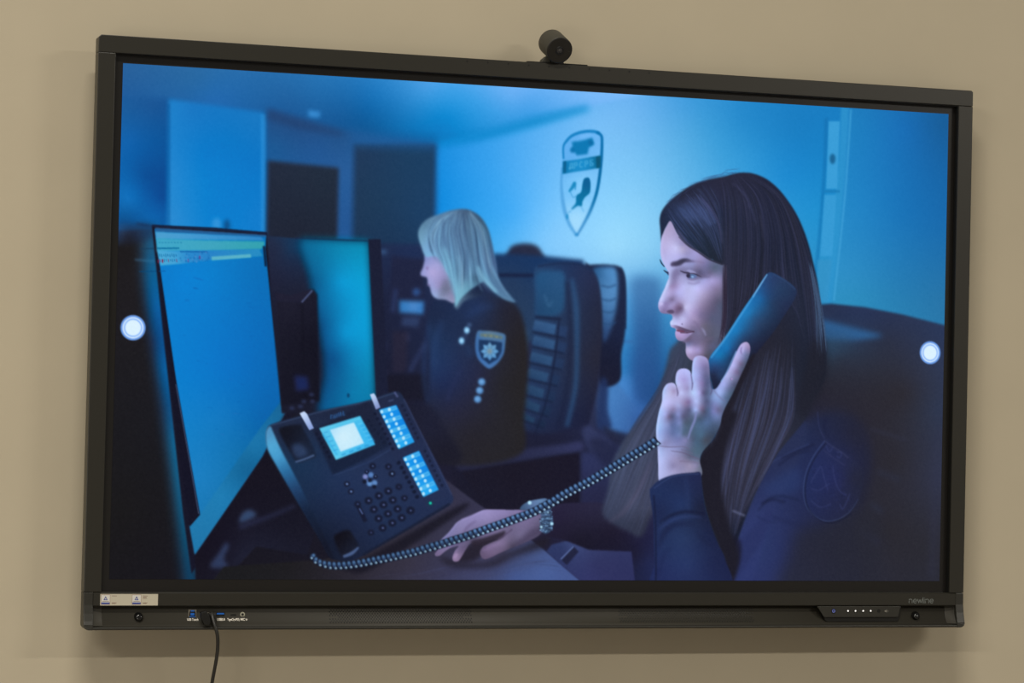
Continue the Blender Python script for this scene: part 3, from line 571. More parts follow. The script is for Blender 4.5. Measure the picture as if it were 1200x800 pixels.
def paint_desk():
    fill([(246, 684), (262, 664), (380, 655), (430, 640), (505, 590), (520, 560), (560, 590), (600, 616), (640, 646), (681, 681), (600, 700), (240, 700)],
         tint([(280, 672, (25, 24, 36)), (340, 668, (27, 25, 38)), (420, 668, (40, 36, 56)), (480, 660, (50, 46, 72)), (520, 600, (50, 48, 78)), (545, 590, (48, 46, 78)), (560, 660, (58, 58, 98)), (600, 672, (62, 78, 138)),
          (640, 665, (68, 88, 152)), (660, 676, (66, 84, 148)), (590, 650, (54, 52, 86)), (500, 625, (48, 46, 74)), (440, 660, (44, 40, 62)), (530, 670, (54, 54, 92))], (4, 5, -4)), 1., smooth=False, soft=10, region='pictured_desk')
    strands([[(420, 676), (470, 668), (540, 650), (600, 625)], [(470, 684), (540, 674), (600, 655), (640, 640)], [(540, 684), (600, 676), (640, 664), (670, 672)]], 60, [(66, 66, 100), (44, 42, 58), (74, 84, 130)], .2, 2., bl=.8, lens=(.15, .4))
    fill([(640, 646), (646, 638), (676, 630), (760, 640), (760, 690), (682, 682), (660, 664)], [(660, 645, (46, 56, 98)), (700, 660, (48, 52, 94)), (735, 665, (46, 50, 92)), (670, 640, (58, 70, 116)), (690, 676, (50, 54, 100))], 1., smooth=False)
    fill([(658, 656), (672, 640), (678, 646), (664, 662)], (32, 34, 58), .9, .9, False); line([(657, 655), (672, 640)], 1.6, (92, 112, 164), .8, .6, False)

def paint_telephone():
    R = 'pictured_desk_telephone'
    fill([(395, 660), (425, 655), (534, 594), (540, 600), (440, 664), (410, 670)], (24, 23, 34), 2.5, .8)          # contact shade on the picture's desk
    body = [(311.6, 512), (313, 502), (318, 497), (340, 490), (380, 480), (429, 469.5), (450, 462), (463, 458.6), (468, 459.6), (473, 466), (490, 500), (511, 540), (529, 578), (531, 584), (527, 591), (500, 607), (460, 630), (425, 651), (410, 657), (396, 656.5), (386, 652), (376, 634), (350, 590), (326, 548), (314, 526)]
    fill(body, [(340, 500, (34, 44, 70)), (400, 485, (32, 40, 64)), (460, 465, (34, 46, 74)), (480, 500, (36, 44, 72)), (510, 560, (38, 50, 84)), (350, 540, (28, 50, 80)), (370, 590, (28, 42, 70)), (400, 560, (34, 50, 84)),
                (440, 570, (36, 50, 84)), (450, 610, (34, 48, 80)), (400, 640, (26, 34, 56)), (420, 620, (30, 40, 68)), (490, 600, (34, 46, 78)), (380, 640, (22, 28, 46))], .9, soft=12, region=R)
    # pale left flank
    fill([(311.4, 510), (312.6, 503), (316.6, 499), (320, 506), (330, 528), (352, 570), (372, 612), (390, 652), (384, 650), (372, 628), (346, 584), (324, 546), (313.4, 526)],
         [(314, 508, (80, 146, 192)), (318, 522, (80, 166, 212)), (325, 535, (70, 154, 204)), (334, 552, (44, 108, 158)), (345, 574, (34, 64, 104)), (358, 600, (24, 36, 60)), (380, 640, (22, 26, 42))], 1.1, soft=3)
    line([(318, 498), (380, 481), (429, 470.5), (464, 459.6)], 1.6, (58, 76, 112), .6, .7)
    line([(473, 467), (500, 521), (529, 579)], 1.6, (56, 66, 104), .6, .8); line([(527, 590), (470, 624), (425, 650)], 3, (24, 30, 50), .8, 1.)
    # display panel and side panel
    fill([(366, 503), (381, 497), (428, 471), (433, 470), (457, 521), (430, 537), (390, 556.5)], [(380, 510, (28, 34, 56)), (430, 480, (30, 36, 58)), (440, 520, (27, 36, 60)), (400, 545, (24, 34, 58))], 1.2, .9, False)
    line([(390, 557), (430, 542), (458, 526)], 1.2, (48, 66, 106), .6, .7)
    fill([(436, 470), (466, 460), (527, 580), (500, 596), (458, 528)], [(450, 480, (36, 42, 68)), (470, 500, (34, 44, 76)), (500, 570, (38, 48, 80))], 1.4, .55, False)
    # main display
    fill([(374, 501.6), (422, 487), (439.6, 520.6), (393.4, 538.6)], [(378, 502, (90, 196, 234)), (420, 490, (74, 190, 236)), (438, 520, (60, 182, 238)), (394, 536, (96, 206, 240)), (408, 512, (64, 184, 240))], .8, smooth=False, soft=5)
    line([(376, 503.6), (422, 489.6)], 3, (96, 204, 236), .6, .7, False); line([(378, 508), (395, 533)], 3, (44, 168, 226), .5, .9, False); line([(424, 497), (437, 518)], 5, (48, 164, 228), .5, 1., False)
    for i in range(5): line([(379.4 + i * 2.8, 507 + i * 5.2), (384.4 + i * 2.8, 505.4 + i * 5.2)], 1, (40, 130, 200), .5, .6, False); line([(419.6 + i * 2.9, 497 + i * 4.6), (424.6 + i * 2.9, 495.4 + i * 4.6)], 1., (120, 214, 250), .5, .6, False)
    for i in range(4): line([(400 + i * 9, 533 - i * 3.4), (405 + i * 9, 531 - i * 3.4)], 1.6, (30, 130, 196), .6, .8, False)
    fill([(386.4, 503.4), (414.6, 494.6), (426.4, 519), (399, 529)], [(400, 510, (206, 238, 252)), (390, 505, (180, 226, 250)), (424, 518, (192, 232, 250))], .8, smooth=False)
    # directory displays with rows of keys
    for (a, b, c, d) in (((444, 480), (464.4, 474.2), (485.6, 517.6), (467, 526)), ((471.8, 536), (491, 527.8), (514, 573.6), (496, 582))):
        a, b, c, d = map(np.array, (a, b, c, d)); at = lambda u, v: (a * (1 - u) + b * u) * (1 - v) + (d * (1 - u) + c * u) * v
        fill([a, b, c, d], [(*at(.2, .2), (24, 150, 236)), (*at(.8, .5), (20, 136, 228)), (*at(.3, .9), (40, 170, 242))], .8, smooth=False)
        for k in range(8):
            v0, v1 = k / 8 + .01, (k + 1) / 8 - .015
            if k % 2 == 0: fill([at(.08, v0), at(.95, v0), at(.95, v1), at(.08, v1)], (86, 188, 240), .6, .75, False)
            line([at(.66, (v0 + v1) / 2), at(.9, (v0 + v1) / 2)], 1.2, (40, 140, 220), .45, .5, False)
            for u in (.09, .53): p = at(u, (v0 + v1) / 2); dot(p[0], p[1], 1.75, (186, 232, 252), .6, .95, 2.1)
        for k in range(8):                                                     # soft keys beside it
            p = at(-.3, (k + .5) / 8); dot(p[0], p[1], 1.9, (20, 24, 44), .7, .75); p = at(1.28, (k + .5) / 8); dot(p[0], p[1], 1.9, (24, 30, 52), .7, .7)
    for k in range(6):
        dot(371 + k * 3., 508 + k * 5.4, 2.1, (18, 22, 40), .8, .6); dot(432 + k * 3.6, 493 + k * 5., 1.9, (20, 26, 46), .8, .5)
    # makers' lettering above the display, out of focus
    for i, st in enumerate(([(0, 6), (0, 0), (2.2, 0)], [(0, 6), (1.2, 0), (2.4, 6)], [(0, 6), (0, 0), (2, 6), (2, 0)], [(0, 0), (1, 6), (2.2, 0)], [(0, 0), (0, 6)], [(0, 0), (0, 6), (2, 6)])):
        line([(387.6 + i * 2.9 + u * .9, 486 - i * .95 + v * .8) for u, v in st], 1., (48, 96, 156), .85, .55, False)
    line([(387.6, 489), (404, 484.4)], 3.6, (40, 78, 130), .45, 1., False)
    line([(455, 470), (461, 468)], 2, (70, 84, 124), .6, .8, False)
    # white tabs
    fill([(351, 484), (356.4, 481.6), (359.6, 484.6), (367.6, 501.4), (362.4, 503.8)], [(354, 486, (196, 216, 248)), (364, 500, (140, 164, 220))], .6, smooth=False)
    fill([(433.4, 462), (438, 460.4), (440.4, 464), (445.6, 477), (440.4, 479.6)], [(436, 463, (190, 212, 246)), (443, 476, (132, 150, 204))], .6, smooth=False)
    line([(462, 459), (466, 465)], 2.4, (86, 96, 144), .7, .8, False)
    # cradle for the handset
    fill([(327, 505), (333, 499.4), (352, 497), (355, 502), (370, 532), (362, 538), (348, 541), (340, 530)], [(338, 508, (22, 24, 36)), (355, 530, (28, 38, 60)), (346, 530, (24, 30, 48))], 1.2)
    fill([(342, 522), (352, 520), (360, 530), (352, 536), (345, 533)], (52, 72, 110), 1.6, .7)
    line([(346, 541), (356, 538), (368, 533)], 2, (86, 112, 158), .75, .8)
    fill([(391, 630), (397, 624), (408, 620.6), (414, 628), (420, 640), (410, 648), (400, 651)], [(400, 632, (20, 20, 30)), (412, 642, (26, 30, 46))], 1.2)
    line([(402, 652), (412, 648), (420, 641)], [3, 4, 2], (84, 108, 156), .8, .9)
    # keys
    S, ox, oy = 1 / 7.27, 400, 530
    def key(x, y, r=4.6, lit=None, tw=1.4):
        x, y = ox + x * S, oy + y * S
        dot(x, y, r, (24, 28, 48), 1., .9, r * .92)
        if lit: dot(x + .3, y, tw, lit, .7, .9, 1.2)
    for x, y in ((230, 410), (318, 368), (398, 328), (275, 485), (358, 445), (437, 405), (315, 562), (395, 522), (477, 480), (350, 642), (432, 600), (513, 556)): key(x, y, 4.9, (86, 100, 150))
    for x, y in ((45, 268), (80, 332)): key(x, y, 3.6, (110, 140, 200))
    for x, y, l in ((265, 115, (64, 84, 130)), (400, 120, (66, 80, 128)), (430, 180, (124, 158, 212)), (488, 292, (46, 52, 88)), (536, 388, (70, 80, 124)), (588, 494, (76, 92, 140)), (250, 682, (58, 68, 108)), (137, 440, (66, 84, 134))): key(x, y, 4.1 if x != 588 else 5.2, l, 1.2)
    line([(ox + 140 * S, oy + 450 * S), (ox + 205 * S, oy + 590 * S)], 5, (24, 28, 48), .9, .9, False); line([(ox + 152 * S, oy + 475 * S), (ox + 180 * S, oy + 525 * S)], 1.5, (84, 104, 160), .85, .6, False)
    dot(ox + 240 * S, oy + 228 * S, 8.4, (38, 52, 88), 1.2, .8, 9)
    for x, y, r, c in ((203, 205, 3.0, (128, 140, 202)), (250, 190, 3.2, (88, 130, 192)), (240, 262, 3.4, (100, 148, 208)), (282, 258, 3.2, (96, 140, 200)), (226, 240, 2.2, (84, 112, 168))): dot(ox + x * S, oy + y * S, r, c, 1., .95)
    for x, y in ((215, 165), (290, 205), (242, 236), (195, 248), (280, 292)): dot(ox + x * S, oy + y * S, 2.4, (22, 26, 44), .8, .95)
    dot(ox + 215 * S, oy + 163 * S, 1, (90, 110, 170), .6, .8); dot(ox + 290 * S, oy + 203 * S, 1, (100, 124, 180), .6, .8)
    for x, y in ((484, 90), (512, 132), (532, 172), (552, 212), (574, 252), (596, 294), (616, 334), (640, 378)): dot(ox + x * S, oy + y * S, 2.1, (22, 28, 50), .8, .85)
    dot(504, 589.6, 2.6, (18, 70, 80), 1.2, .8); dot(504.2, 589.2, 1.6, (30, 200, 170), .6)
def paint_right_chair():
    fill([(946, 366), (952, 357), (974, 355.5), (1013, 359.5), (1057, 368), (1120, 384), (1120, 700), (850, 700), (880, 520), (930, 430)],
         [(965, 362, (40, 50, 78)), (1010, 366, (40, 52, 84)), (1060, 376, (42, 52, 80)), (1098, 392, (42, 54, 84)), (985, 372, (38, 50, 80)), (960, 374, (40, 52, 82)), (1030, 380, (40, 50, 78)), (1000, 402, (42, 56, 80)), (965, 405, (42, 62, 84)), (1040, 400, (42, 48, 68)), (1090, 425, (46, 54, 78)),
          (985, 425, (42, 48, 64)), (1060, 460, (44, 43, 52)), (955, 450, (38, 38, 50)), (1096, 480, (46, 54, 76)), (1050, 540, (43, 42, 51)), (1040, 620, (42, 41, 49)), (1090, 640, (43, 43, 52)), (1000, 660, (44, 45, 60)), (950, 520, (38, 42, 68)), (1098, 560, (48, 52, 72)), (1060, 670, (42, 42, 52))],
         1.2, smooth=False, soft=12, region='pictured_office_chair.002')
    fill([(953, 374), (966, 375), (990, 381), (1022, 389), (1034, 393), (1015, 397), (985, 399), (962, 396)], (46, 96, 148), 3.4, .9)
    fill([(952, 386), (975, 392), (1000, 398), (985, 410), (965, 416), (954, 408)], (44, 70, 98), 7, .6)
    line([(1020, 502), (1045, 510), (1062, 515)], 2.4, (52, 56, 78), .5, 1.6); line([(1020, 590), (1034, 600)], 6, (48, 54, 78), .5, 3, False); line([(1008, 622), (1030, 636)], 7, (50, 54, 80), .5, 3, False); line([(1028, 552), (1055, 562)], 6, (46, 50, 70), .5, 3, False)
    line([(1098, 500), (1095, 600), (1092, 676)], 7, (50, 53, 76), .35, 4)

def paint_woman():
    R = 'pictured_person'
    # hair that falls behind the chin and the near hand, over the far sleeve
    fill([(762, 600), (700, 588), (664, 589), (640, 592), (638, 606), (640, 628), (660, 632), (690, 644), (740, 646), (745, 690), (775, 690), (790, 600)],
         [(655, 605, (38, 34, 58)), (690, 600, (40, 38, 62)), (720, 620, (32, 29, 48)), (680, 636, (28, 26, 42)), (700, 640, (28, 26, 44)), (730, 600, (40, 40, 66)), (760, 660, (34, 40, 76)), (752, 630, (32, 32, 60)), (745, 650, (30, 30, 54))], 1., smooth=False, region=R)
    fill([(800, 396), (792, 402), (785, 410), (780, 430), (772, 455), (762, 474), (750, 490), (738, 506), (726, 525), (717, 545), (712, 575), (706, 600), (716, 612), (735, 622), (752, 628), (766, 600), (800, 560), (832, 470), (826, 410)],
         tint([(795, 412, (48, 48, 74)), (780, 450, (46, 46, 70)), (765, 480, (48, 48, 72)), (745, 510, (58, 58, 84)), (735, 540, (58, 60, 88)), (725, 575, (54, 52, 80)), (745, 590, (62, 58, 86)), (730, 612, (44, 40, 64)), (760, 560, (60, 54, 80)), (755, 610, (42, 36, 58)), (800, 440, (40, 38, 56))], (8, 18, 16)),
         2.4, soft=8, region=R)
    left = [[(796, 402), (786, 425), (772, 455), (748, 490), (728, 525), (714, 565), (700, 612)], [(800, 405), (792, 432), (778, 470), (758, 510), (742, 545), (728, 580), (712, 614)], [(806, 408), (798, 440), (784, 480), (768, 525), (756, 560), (742, 592), (726, 622)],
            [(812, 410), (804, 450), (790, 490), (776, 535), (766, 570), (756, 605), (746, 636)]]
    strands(left, 420, [(78, 88, 122), (50, 56, 78), (86, 94, 128), (52, 58, 80), (74, 80, 112), (46, 50, 68)], .32, 1.3, bl=.7, lens=(.3, .8))
    line([(764, 540), (748, 575), (730, 600), (712, 612)], [2, 4, 4, 1], (104, 94, 122), .35, 1.8)
    # torso and near sleeve
    fill([(872, 610), (888, 575), (905, 540), (925, 515), (948, 492), (965, 484), (985, 482), (1005, 490), (1018, 510), (1022, 545), (1015, 585), (1002, 620), (1000, 690), (846, 690), (850, 660), (862, 640)],
         [(960, 490, (34, 40, 68)), (930, 520, (38, 48, 84)), (905, 560, (40, 50, 88)), (900, 600, (44, 54, 100)), (880, 640, (44, 58, 104)), (870, 670, (44, 54, 104)), (920, 640, (40, 48, 90)), (930, 590, (38, 46, 84)), (960, 560, (34, 40, 78)), (985, 540, (34, 40, 76)), (1000, 510, (36, 38, 58)),
          (960, 640, (36, 40, 68)), (990, 650, (38, 40, 60)), (1005, 570, (36, 38, 58)), (940, 670, (40, 46, 84))], 5, soft=9, region=R)
    fill([(872, 610), (886, 577), (904, 540), (925, 512), (945, 494), (935, 540), (905, 600), (888, 660), (872, 690), (850, 690), (852, 655)], [(900, 560, (40, 48, 86)), (890, 610, (46, 56, 104)), (870, 670, (46, 56, 106)), (925, 525, (40, 48, 82))], 1.6, .9, region=R)
    for P_, w in (([(968, 490), (966, 500), (970, 512)], 2), ([(915, 536), (935, 528), (955, 520)], 3), ([(912, 545), (930, 533), (950, 527)], 2), ([(892, 590), (905, 585), (920, 588)], 3)): line(P_, w, (26, 30, 58), .6, 1.2)
    line([(958, 482), (960, 500), (966, 514)], 1.2, (52, 60, 100), .5, .7); line([(903, 542), (925, 530), (948, 520)], 1.6, (54, 66, 112), .5, 1.)
    line([(904, 605), (925, 612), (945, 618), (962, 616)], 3, (30, 36, 70), .5, 1.6)
    fill([(935, 622), (965, 612), (1000, 598), (1030, 600), (1020, 700), (915, 700), (925, 650)], (39, 40, 52), 9, .75)
    line([(888, 598), (902, 584), (918, 581), (936, 586)], [1, 3, 3, 1], (26, 32, 60), .6, 1.4); line([(886, 604), (896, 610), (910, 612)], [1, 2.4, 1], (28, 36, 70), .5, 1.2); fill([(892, 575), (915, 556), (936, 548), (938, 572), (915, 580)], (44, 62, 112), 5, .5)
    # embroidered patch on the sleeve, navy on navy
    tear = [(966.6, 516), (954, 533), (945, 552), (941.6, 572), (944, 590), (952, 602), (966, 610), (982, 608), (996, 599), (1006, 584), (1011, 564), (1008, 546), (996, 534), (980, 525)]
    fill(tear, [(955, 560, (36, 46, 90)), (980, 560, (38, 44, 88)), (970, 590, (36, 42, 78)), (1000, 560, (37, 40, 62))], 1.4, .8, region='pictured_badge.001')
    line(tear[:5] + tear[5:10], [1.2, 1.5, 1.5, 1.6, 1.4, 1., .5], (62, 78, 122), .55, .7); line([(x + 1.8, y + 2) for x, y in tear[:9]], 1.6, (24, 28, 50), .6, .8)
    line([(966, 516), (974, 522), (984, 528), (994, 536)], 1.4, (58, 62, 96), .55, .8); line([(965, 527), (978, 537), (990, 545)], 1.2, (56, 60, 100), .5, .8)
    for P_ in ([(968, 522), (972, 529), (976, 523)], [(980, 529), (986, 530), (984, 536), (980, 534)], [(962, 545), (954, 558), (950, 566)], [(962, 546), (966, 560), (970, 574)], [(950, 572), (960, 574), (972, 566)], [(976, 545), (978, 560), (984, 575), (992, 580)], [(950, 586), (962, 594), (974, 590)], [(984, 590), (988, 596), (996, 578)]):
        line(P_, 1.3, (56, 64, 112), .5, .8)
    for _ in range(60):
        x, y = rng.uniform(950, 995), rng.uniform(545, 600); line([(x, y), (x + rng.uniform(-4, 4), y + rng.uniform(-3, 3))], 1., (46, 54, 104) if rng.random() < .6 else (28, 32, 62), .35, .8, False)
    # hair: the main mass
    hair = [(773.6, 268), (773, 256), (776, 246), (784, 236), (796, 226), (812, 216), (830, 210), (848, 206.6), (857, 204), (868, 202), (882, 203), (898, 209.5), (912, 221), (924, 236), (934, 252), (942, 270), (948, 288), (953, 308), (958, 330), (961, 352), (964, 380), (968, 412), (966, 445), (952, 470), (944, 490), (930, 508), (912, 530),
            (898, 552), (884, 580), (872, 610), (862, 638), (852, 655), (838, 625), (828, 598), (822, 560), (822, 530), (838, 512), (846, 486), (860, 460), (838, 400), (836, 312), (831, 305), (817, 296), (804, 288), (793, 275), (786, 262), (781, 266), (777, 276), (775, 284)]
    fill(hair, tint([(778, 256, (38, 40, 66)), (800, 243, (56, 62, 100)), (815, 268, (44, 50, 76)), (832, 294, (38, 40, 56)), (800, 232, (44, 40, 62)), (812, 252, (56, 60, 96)), (832, 245, (54, 50, 80)), (820, 225, (46, 42, 66)), (850, 215, (46, 40, 62)), (845, 250, (40, 40, 66)), (870, 240, (46, 42, 66)), (900, 225, (38, 34, 56)), (925, 255, (36, 33, 54)), (860, 300, (42, 38, 56)), (900, 290, (34, 32, 52)),
                (940, 300, (34, 33, 54)), (850, 350, (44, 36, 50)), (868, 370, (42, 34, 48)), (950, 350, (40, 40, 62)), (945, 400, (38, 36, 54)), (920, 410, (42, 36, 50)), (955, 440, (32, 31, 46)), (900, 450, (52, 46, 64)), (880, 500, (56, 50, 68)), (920, 480, (46, 40, 56)), (860, 540, (56, 48, 66)), (850, 600, (54, 48, 68)), (885, 560, (52, 46, 62)),
                (845, 640, (32, 30, 46)), (868, 610, (34, 30, 48)), (846, 470, (34, 28, 42)), (833, 560, (40, 34, 50))], (-4, 4, 5), .94), 1.0, soft=9, region=R)
    # the fringe swept from the parting
    fr = [[(776, 250), (785, 264), (795, 277), (807, 288)], [(784, 239), (798, 258), (815, 280), (832, 302)], [(797, 228), (814, 250), (832, 276), (845, 306)], [(812, 219), (830, 240), (842, 266), (847, 302)], [(828, 212), (840, 232), (846, 258), (848, 292)]]
    strands(fr, 360, [(62, 76, 118), (30, 36, 54), (54, 64, 100), (32, 36, 52), (74, 90, 138), (30, 34, 50)], .34, .7, span=(.05, 1), bl=.45, lens=(.2, .6))
    strands([[(790, 243), (800, 256), (810, 268)], [(806, 234), (818, 250), (830, 268)], [(820, 226), (832, 244), (842, 264)]], 90, [(84, 106, 160), (72, 92, 144)], .34, .8, bl=.5, lens=(.3, .7))
    line([(822, 232), (834, 246), (842, 262), (846, 285)], [1, 2, 2.2, 1.2], (88, 88, 132), .4, .9); line([(816, 228), (826, 240), (838, 258)], [1, 1.8, 1], (80, 84, 128), .3, .9)
    line([(794, 250), (812, 252), (828, 258)], [4, 12, 5], (60, 78, 124), .3, 5)
    # crown and long lengths
    crown = [[(842, 210), (846, 240), (847, 290), (848, 340), (848, 390), (842, 420)], [(850, 206), (858, 240), (858, 290), (856, 345), (854, 380), (846, 400)], [(858, 204), (875, 235), (880, 280), (876, 330), (870, 360), (858, 380)], [(866, 202), (895, 228), (908, 270), (910, 310), (914, 330), (936, 360)],
             [(874, 203), (912, 230), (930, 270), (940, 320), (946, 370), (950, 430)], [(884, 205), (920, 235), (944, 285), (956, 335), (962, 390), (962, 440)]]
    strands(crown, 640, [(60, 64, 96), (30, 33, 46), (54, 58, 86), (32, 34, 48), (66, 68, 102), (30, 32, 44)], .3, 1., bl=.45, lens=(.25, .8))
    line([(858, 214), (872, 228), (880, 244), (886, 262)], [1, 3, 2.4, 1], (72, 76, 116), .4, 1.3); line([(860, 218), (868, 226), (876, 238)], [1, 2, 1], (30, 32, 48), .5, .9); line([(890, 250), (893, 264), (894, 280)], [.6, 1.6, .6], (62, 64, 92), .45, .8)
    length = [[(858, 462), (842, 490), (834, 530), (832, 570), (838, 610), (850, 650)], [(876, 440), (862, 480), (852, 520), (846, 560), (846, 600), (852, 645)], [(896, 410), (888, 450), (878, 495), (866, 540), (858, 590), (856, 640)], [(916, 398), (910, 440), (902, 490), (886, 540), (872, 585), (860, 630)], [(932, 390), (932, 440), (928, 490), (910, 528), (888, 568), (868, 606)]]
    strands(length, 620, [(74, 84, 124), (36, 35, 46), (60, 64, 92), (38, 38, 50), (84, 96, 142), (32, 32, 42), (58, 54, 70), (64, 66, 92)], .36, 1.0, bl=.5, clump=16, lens=(.25, .75))
    for P_ in ([(884, 440), (872, 480), (860, 530), (850, 580)], [(902, 420), (896, 460), (884, 505), (868, 560)], [(916, 430), (912, 470), (898, 515), (878, 565)], [(928, 430), (928, 480), (910, 525), (888, 570)], [(870, 480), (858, 520), (848, 560), (842, 600)]): line(P_, [.5, 1.8, 2.2, .5], (86, 98, 150), .4, .9)
    for P_ in ([(890, 430), (880, 480), (866, 530), (856, 590)], [(908, 430), (902, 480), (886, 530), (870, 580)], [(922, 430), (920, 485), (902, 530), (880, 580)]): line(P_, [1, 3, 3, 1], (34, 32, 42), .4, 1.2)
    fill([(846, 486), (838, 512), (823, 530), (820, 560), (830, 600), (840, 560), (846, 520), (860, 480), (868, 450)], (32, 31, 42), 3, .7)
    fill([(950, 400), (966, 400), (970, 440), (955, 475), (940, 490), (934, 470), (944, 430)], (33, 34, 46), 4, .8)
    strands([[(944, 300), (952, 340), (955, 380), (958, 420)], [(952, 312), (961, 350), (967, 385), (970, 415)]], 60, [(60, 80, 112), (36, 36, 54), (80, 112, 150)], .5, 1., lens=(.4, .9))
    strands([[(790, 228), (780, 236), (772, 250)], [(846, 204), (820, 210), (796, 223)], [(880, 200), (862, 199), (846, 203)]], 34, [(50, 66, 110)], .4, 1.6, lens=(.2, .5))
    fill([(862, 640), (884, 616), (905, 596), (895, 630), (878, 656), (860, 680), (846, 680)], (40, 48, 92), 2.4, .6)
    fill([(846, 690), (850, 658), (846, 640), (858, 628), (868, 636), (866, 660), (852, 690)], (28, 28, 46), 2.4, .85)
    line([(858, 598), (868, 602), (873, 604)], 2.4, (112, 120, 158), .55, 1.1)
    paint_face(R)

def paint_face(R):
    face = [(786, 259), (781, 265), (777.6, 272), (775, 280), (774.2, 288), (774.2, 297), (775.4, 304), (778, 310), (781.6, 316), (783.6, 321), (783.4, 326), (781, 332), (778, 340), (774.6, 347.5), (772, 353), (771.2, 358), (772, 362.4), (774.4, 365.8), (778, 367), (782.6, 367.2), (786.4, 368.2), (788, 371), (787.4, 374.2), (785.4, 376.6), (785.2, 379.4), (787, 382.2),
            (790.4, 383.6), (792, 386), (791.4, 390), (792, 394.6), (795, 398), (800, 399.6), (803, 401.4), (803.6, 406), (803.4, 411), (804.6, 416), (807.6, 420), (812, 422.4), (822, 424), (834, 420), (848, 404), (848.6, 380), (848.6, 330), (848.4, 311), (846, 309.6), (831, 302.6), (817.6, 293.6), (804.6, 286), (793.6, 273.6)]
    fill(face, [(780, 270, (176, 165, 206)), (785, 285, (188, 182, 228)), (792, 290, (196, 196, 242)), (800, 292, (175, 168, 206)), (778, 295, (182, 176, 224)), (795, 300, (180, 178, 232)), (805, 297, (152, 148, 196)), (799, 285, (152, 146, 192)), (815, 297, (162, 158, 212)), (820, 305, (148, 140, 186)), (826, 308, (126, 122, 170)), (832, 312, (100, 105, 140)), (838, 314, (88, 99, 125)), (845, 318, (104, 110, 146)), (842, 328, (148, 140, 188)), (835, 328, (166, 158, 212)), (825, 327, (160, 160, 215)), (820, 321, (88, 87, 118)), (825, 318, (110, 110, 150)), (815, 313, (126, 121, 162)), (812, 309.5, (142, 146, 196)), (832, 320, (110, 106, 142)), (782, 333, (186, 204, 250)), (786, 335, (160, 146, 192)), (792, 333, (160, 148, 195)), (800, 336, (186, 186, 240)), (806, 340, (185, 185, 232)), (784, 345, (175, 166, 216)), (795, 343, (180, 178, 235)), (776, 351, (190, 195, 245)), (774.5, 357, (176, 168, 220)), (788, 351, (122, 110, 148)), (780, 355, (142, 130, 180)), (786, 358, (160, 150, 200)), (791, 354, (165, 155, 205)), (795, 358, (135, 112, 148)), (798, 361, (106, 88, 118)), (778, 364, (130, 116, 162)), (793, 366, (125, 106, 142)), (803, 360, (190, 188, 232)), (802, 368, (178, 175, 225)), (814, 336, (190, 194, 245)), (818, 338, (192, 190, 245)), (812, 350, (184, 184, 232)), (825, 345, (165, 155, 196)), (835, 335, (150, 140, 186)), (840, 338, (130, 119, 156)), (845, 343, (110, 105, 136)), (832, 350, (125, 115, 150)), (840, 352, (92, 89, 117)), (845, 358, (82, 90, 118)), (820, 355, (158, 146, 186)), (815, 365, (158, 144, 190)), (825, 362, (122, 111, 146)), (835, 362, (93, 89, 119)), (840, 366, (88, 91, 121)), (820, 369, (126, 116, 156)), (811, 369, (170, 156, 202)), (787, 376, (195, 208, 250)), (792, 372, (160, 158, 206)), (800, 373, (188, 188, 235)), (796, 379, (194, 190, 240)), (806, 378, (165, 155, 200)), (815, 373, (155, 141, 182)), (818, 380, (130, 118, 156)), (812, 383, (126, 116, 152)), (815, 388, (111, 106, 140)), (806, 398, (102, 92, 122)), (812, 396, (111, 102, 136)), (806, 403, (116, 120, 165)), (806, 408, (180, 171, 216)), (826, 375, (106, 99, 131)), (835, 372, (86, 90, 120)), (842, 378, (88, 92, 122)), (825, 382, (106, 101, 124)), (835, 390, (88, 90, 113)), (842, 392, (92, 97, 122)), (818, 390, (116, 111, 146)), (832, 400, (88, 86, 110)), (822, 404, (125, 115, 150)), (835, 405, (89, 92, 124)), (809, 410, (188, 178, 230)), (812, 408, (170, 156, 206)), (818, 410, (160, 148, 200)), (822, 412, (135, 122, 160)), (827, 408, (105, 98, 126)), (830, 413, (83, 85, 106)), (807, 416, (165, 149, 192)), (814, 414, (155, 141, 186)), (826, 418, (86, 79, 97)), (815, 403, (120, 112, 151)), (825, 402, (110, 102, 131))],
         .6, soft=3, region=R)
    # edge of the hair over the cheek
    line([(848.5, 312), (848.6, 350), (847, 385), (842, 404)], 4, (62, 60, 82), .5, 1.6)
    line([(822, 384), (825, 388), (827, 393)], [1.2, 2.6, 1], (160, 160, 206), .55, 1.); line([(812, 376), (817, 380), (821, 388)], 2.4, (112, 100, 136), .5, 1.4); line([(800, 366), (806, 372), (812, 378)], 2, (136, 122, 166), .5, 1.6)
    # rim light on forehead and nose
    line([(777, 275), (775.4, 285), (775.4, 297), (777.6, 306)], [1, 2.4, 2.4, 1], (196, 192, 244), .6, 1.); line([(784, 327), (781, 336), (777, 344), (773.6, 352)], [1.4, 2.2, 2.4, 2], (202, 206, 250), .7, .8)
    line([(795, 277), (806, 287.4), (818, 294.8), (831, 303.4), (847, 310)], [.8, 1.4, 1.8, 2.2, 1.4], (44, 44, 62), .9, .6)
    # brow
    fill([(785.6, 309.6), (787.4, 306.8), (793, 305.4), (799, 302.8), (805, 302.4), (811, 304.8), (815, 306.6), (808, 307), (802, 307.4), (797.6, 310.6), (791, 312), (786.6, 311.6)], [(788, 309, (82, 74, 108)), (796, 307, (66, 64, 92)), (806, 304.6, (80, 76, 108)), (813, 306, (112, 104, 146))], 1.15)
    fill([(788, 309.6), (794, 307), (800, 304.6), (804, 305), (799, 308), (793, 310.6)], (58, 56, 80), 1., .6)
    line([(811, 305.4), (820, 306.6), (826, 308)], 1.6, (120, 108, 148), .5, 1.)
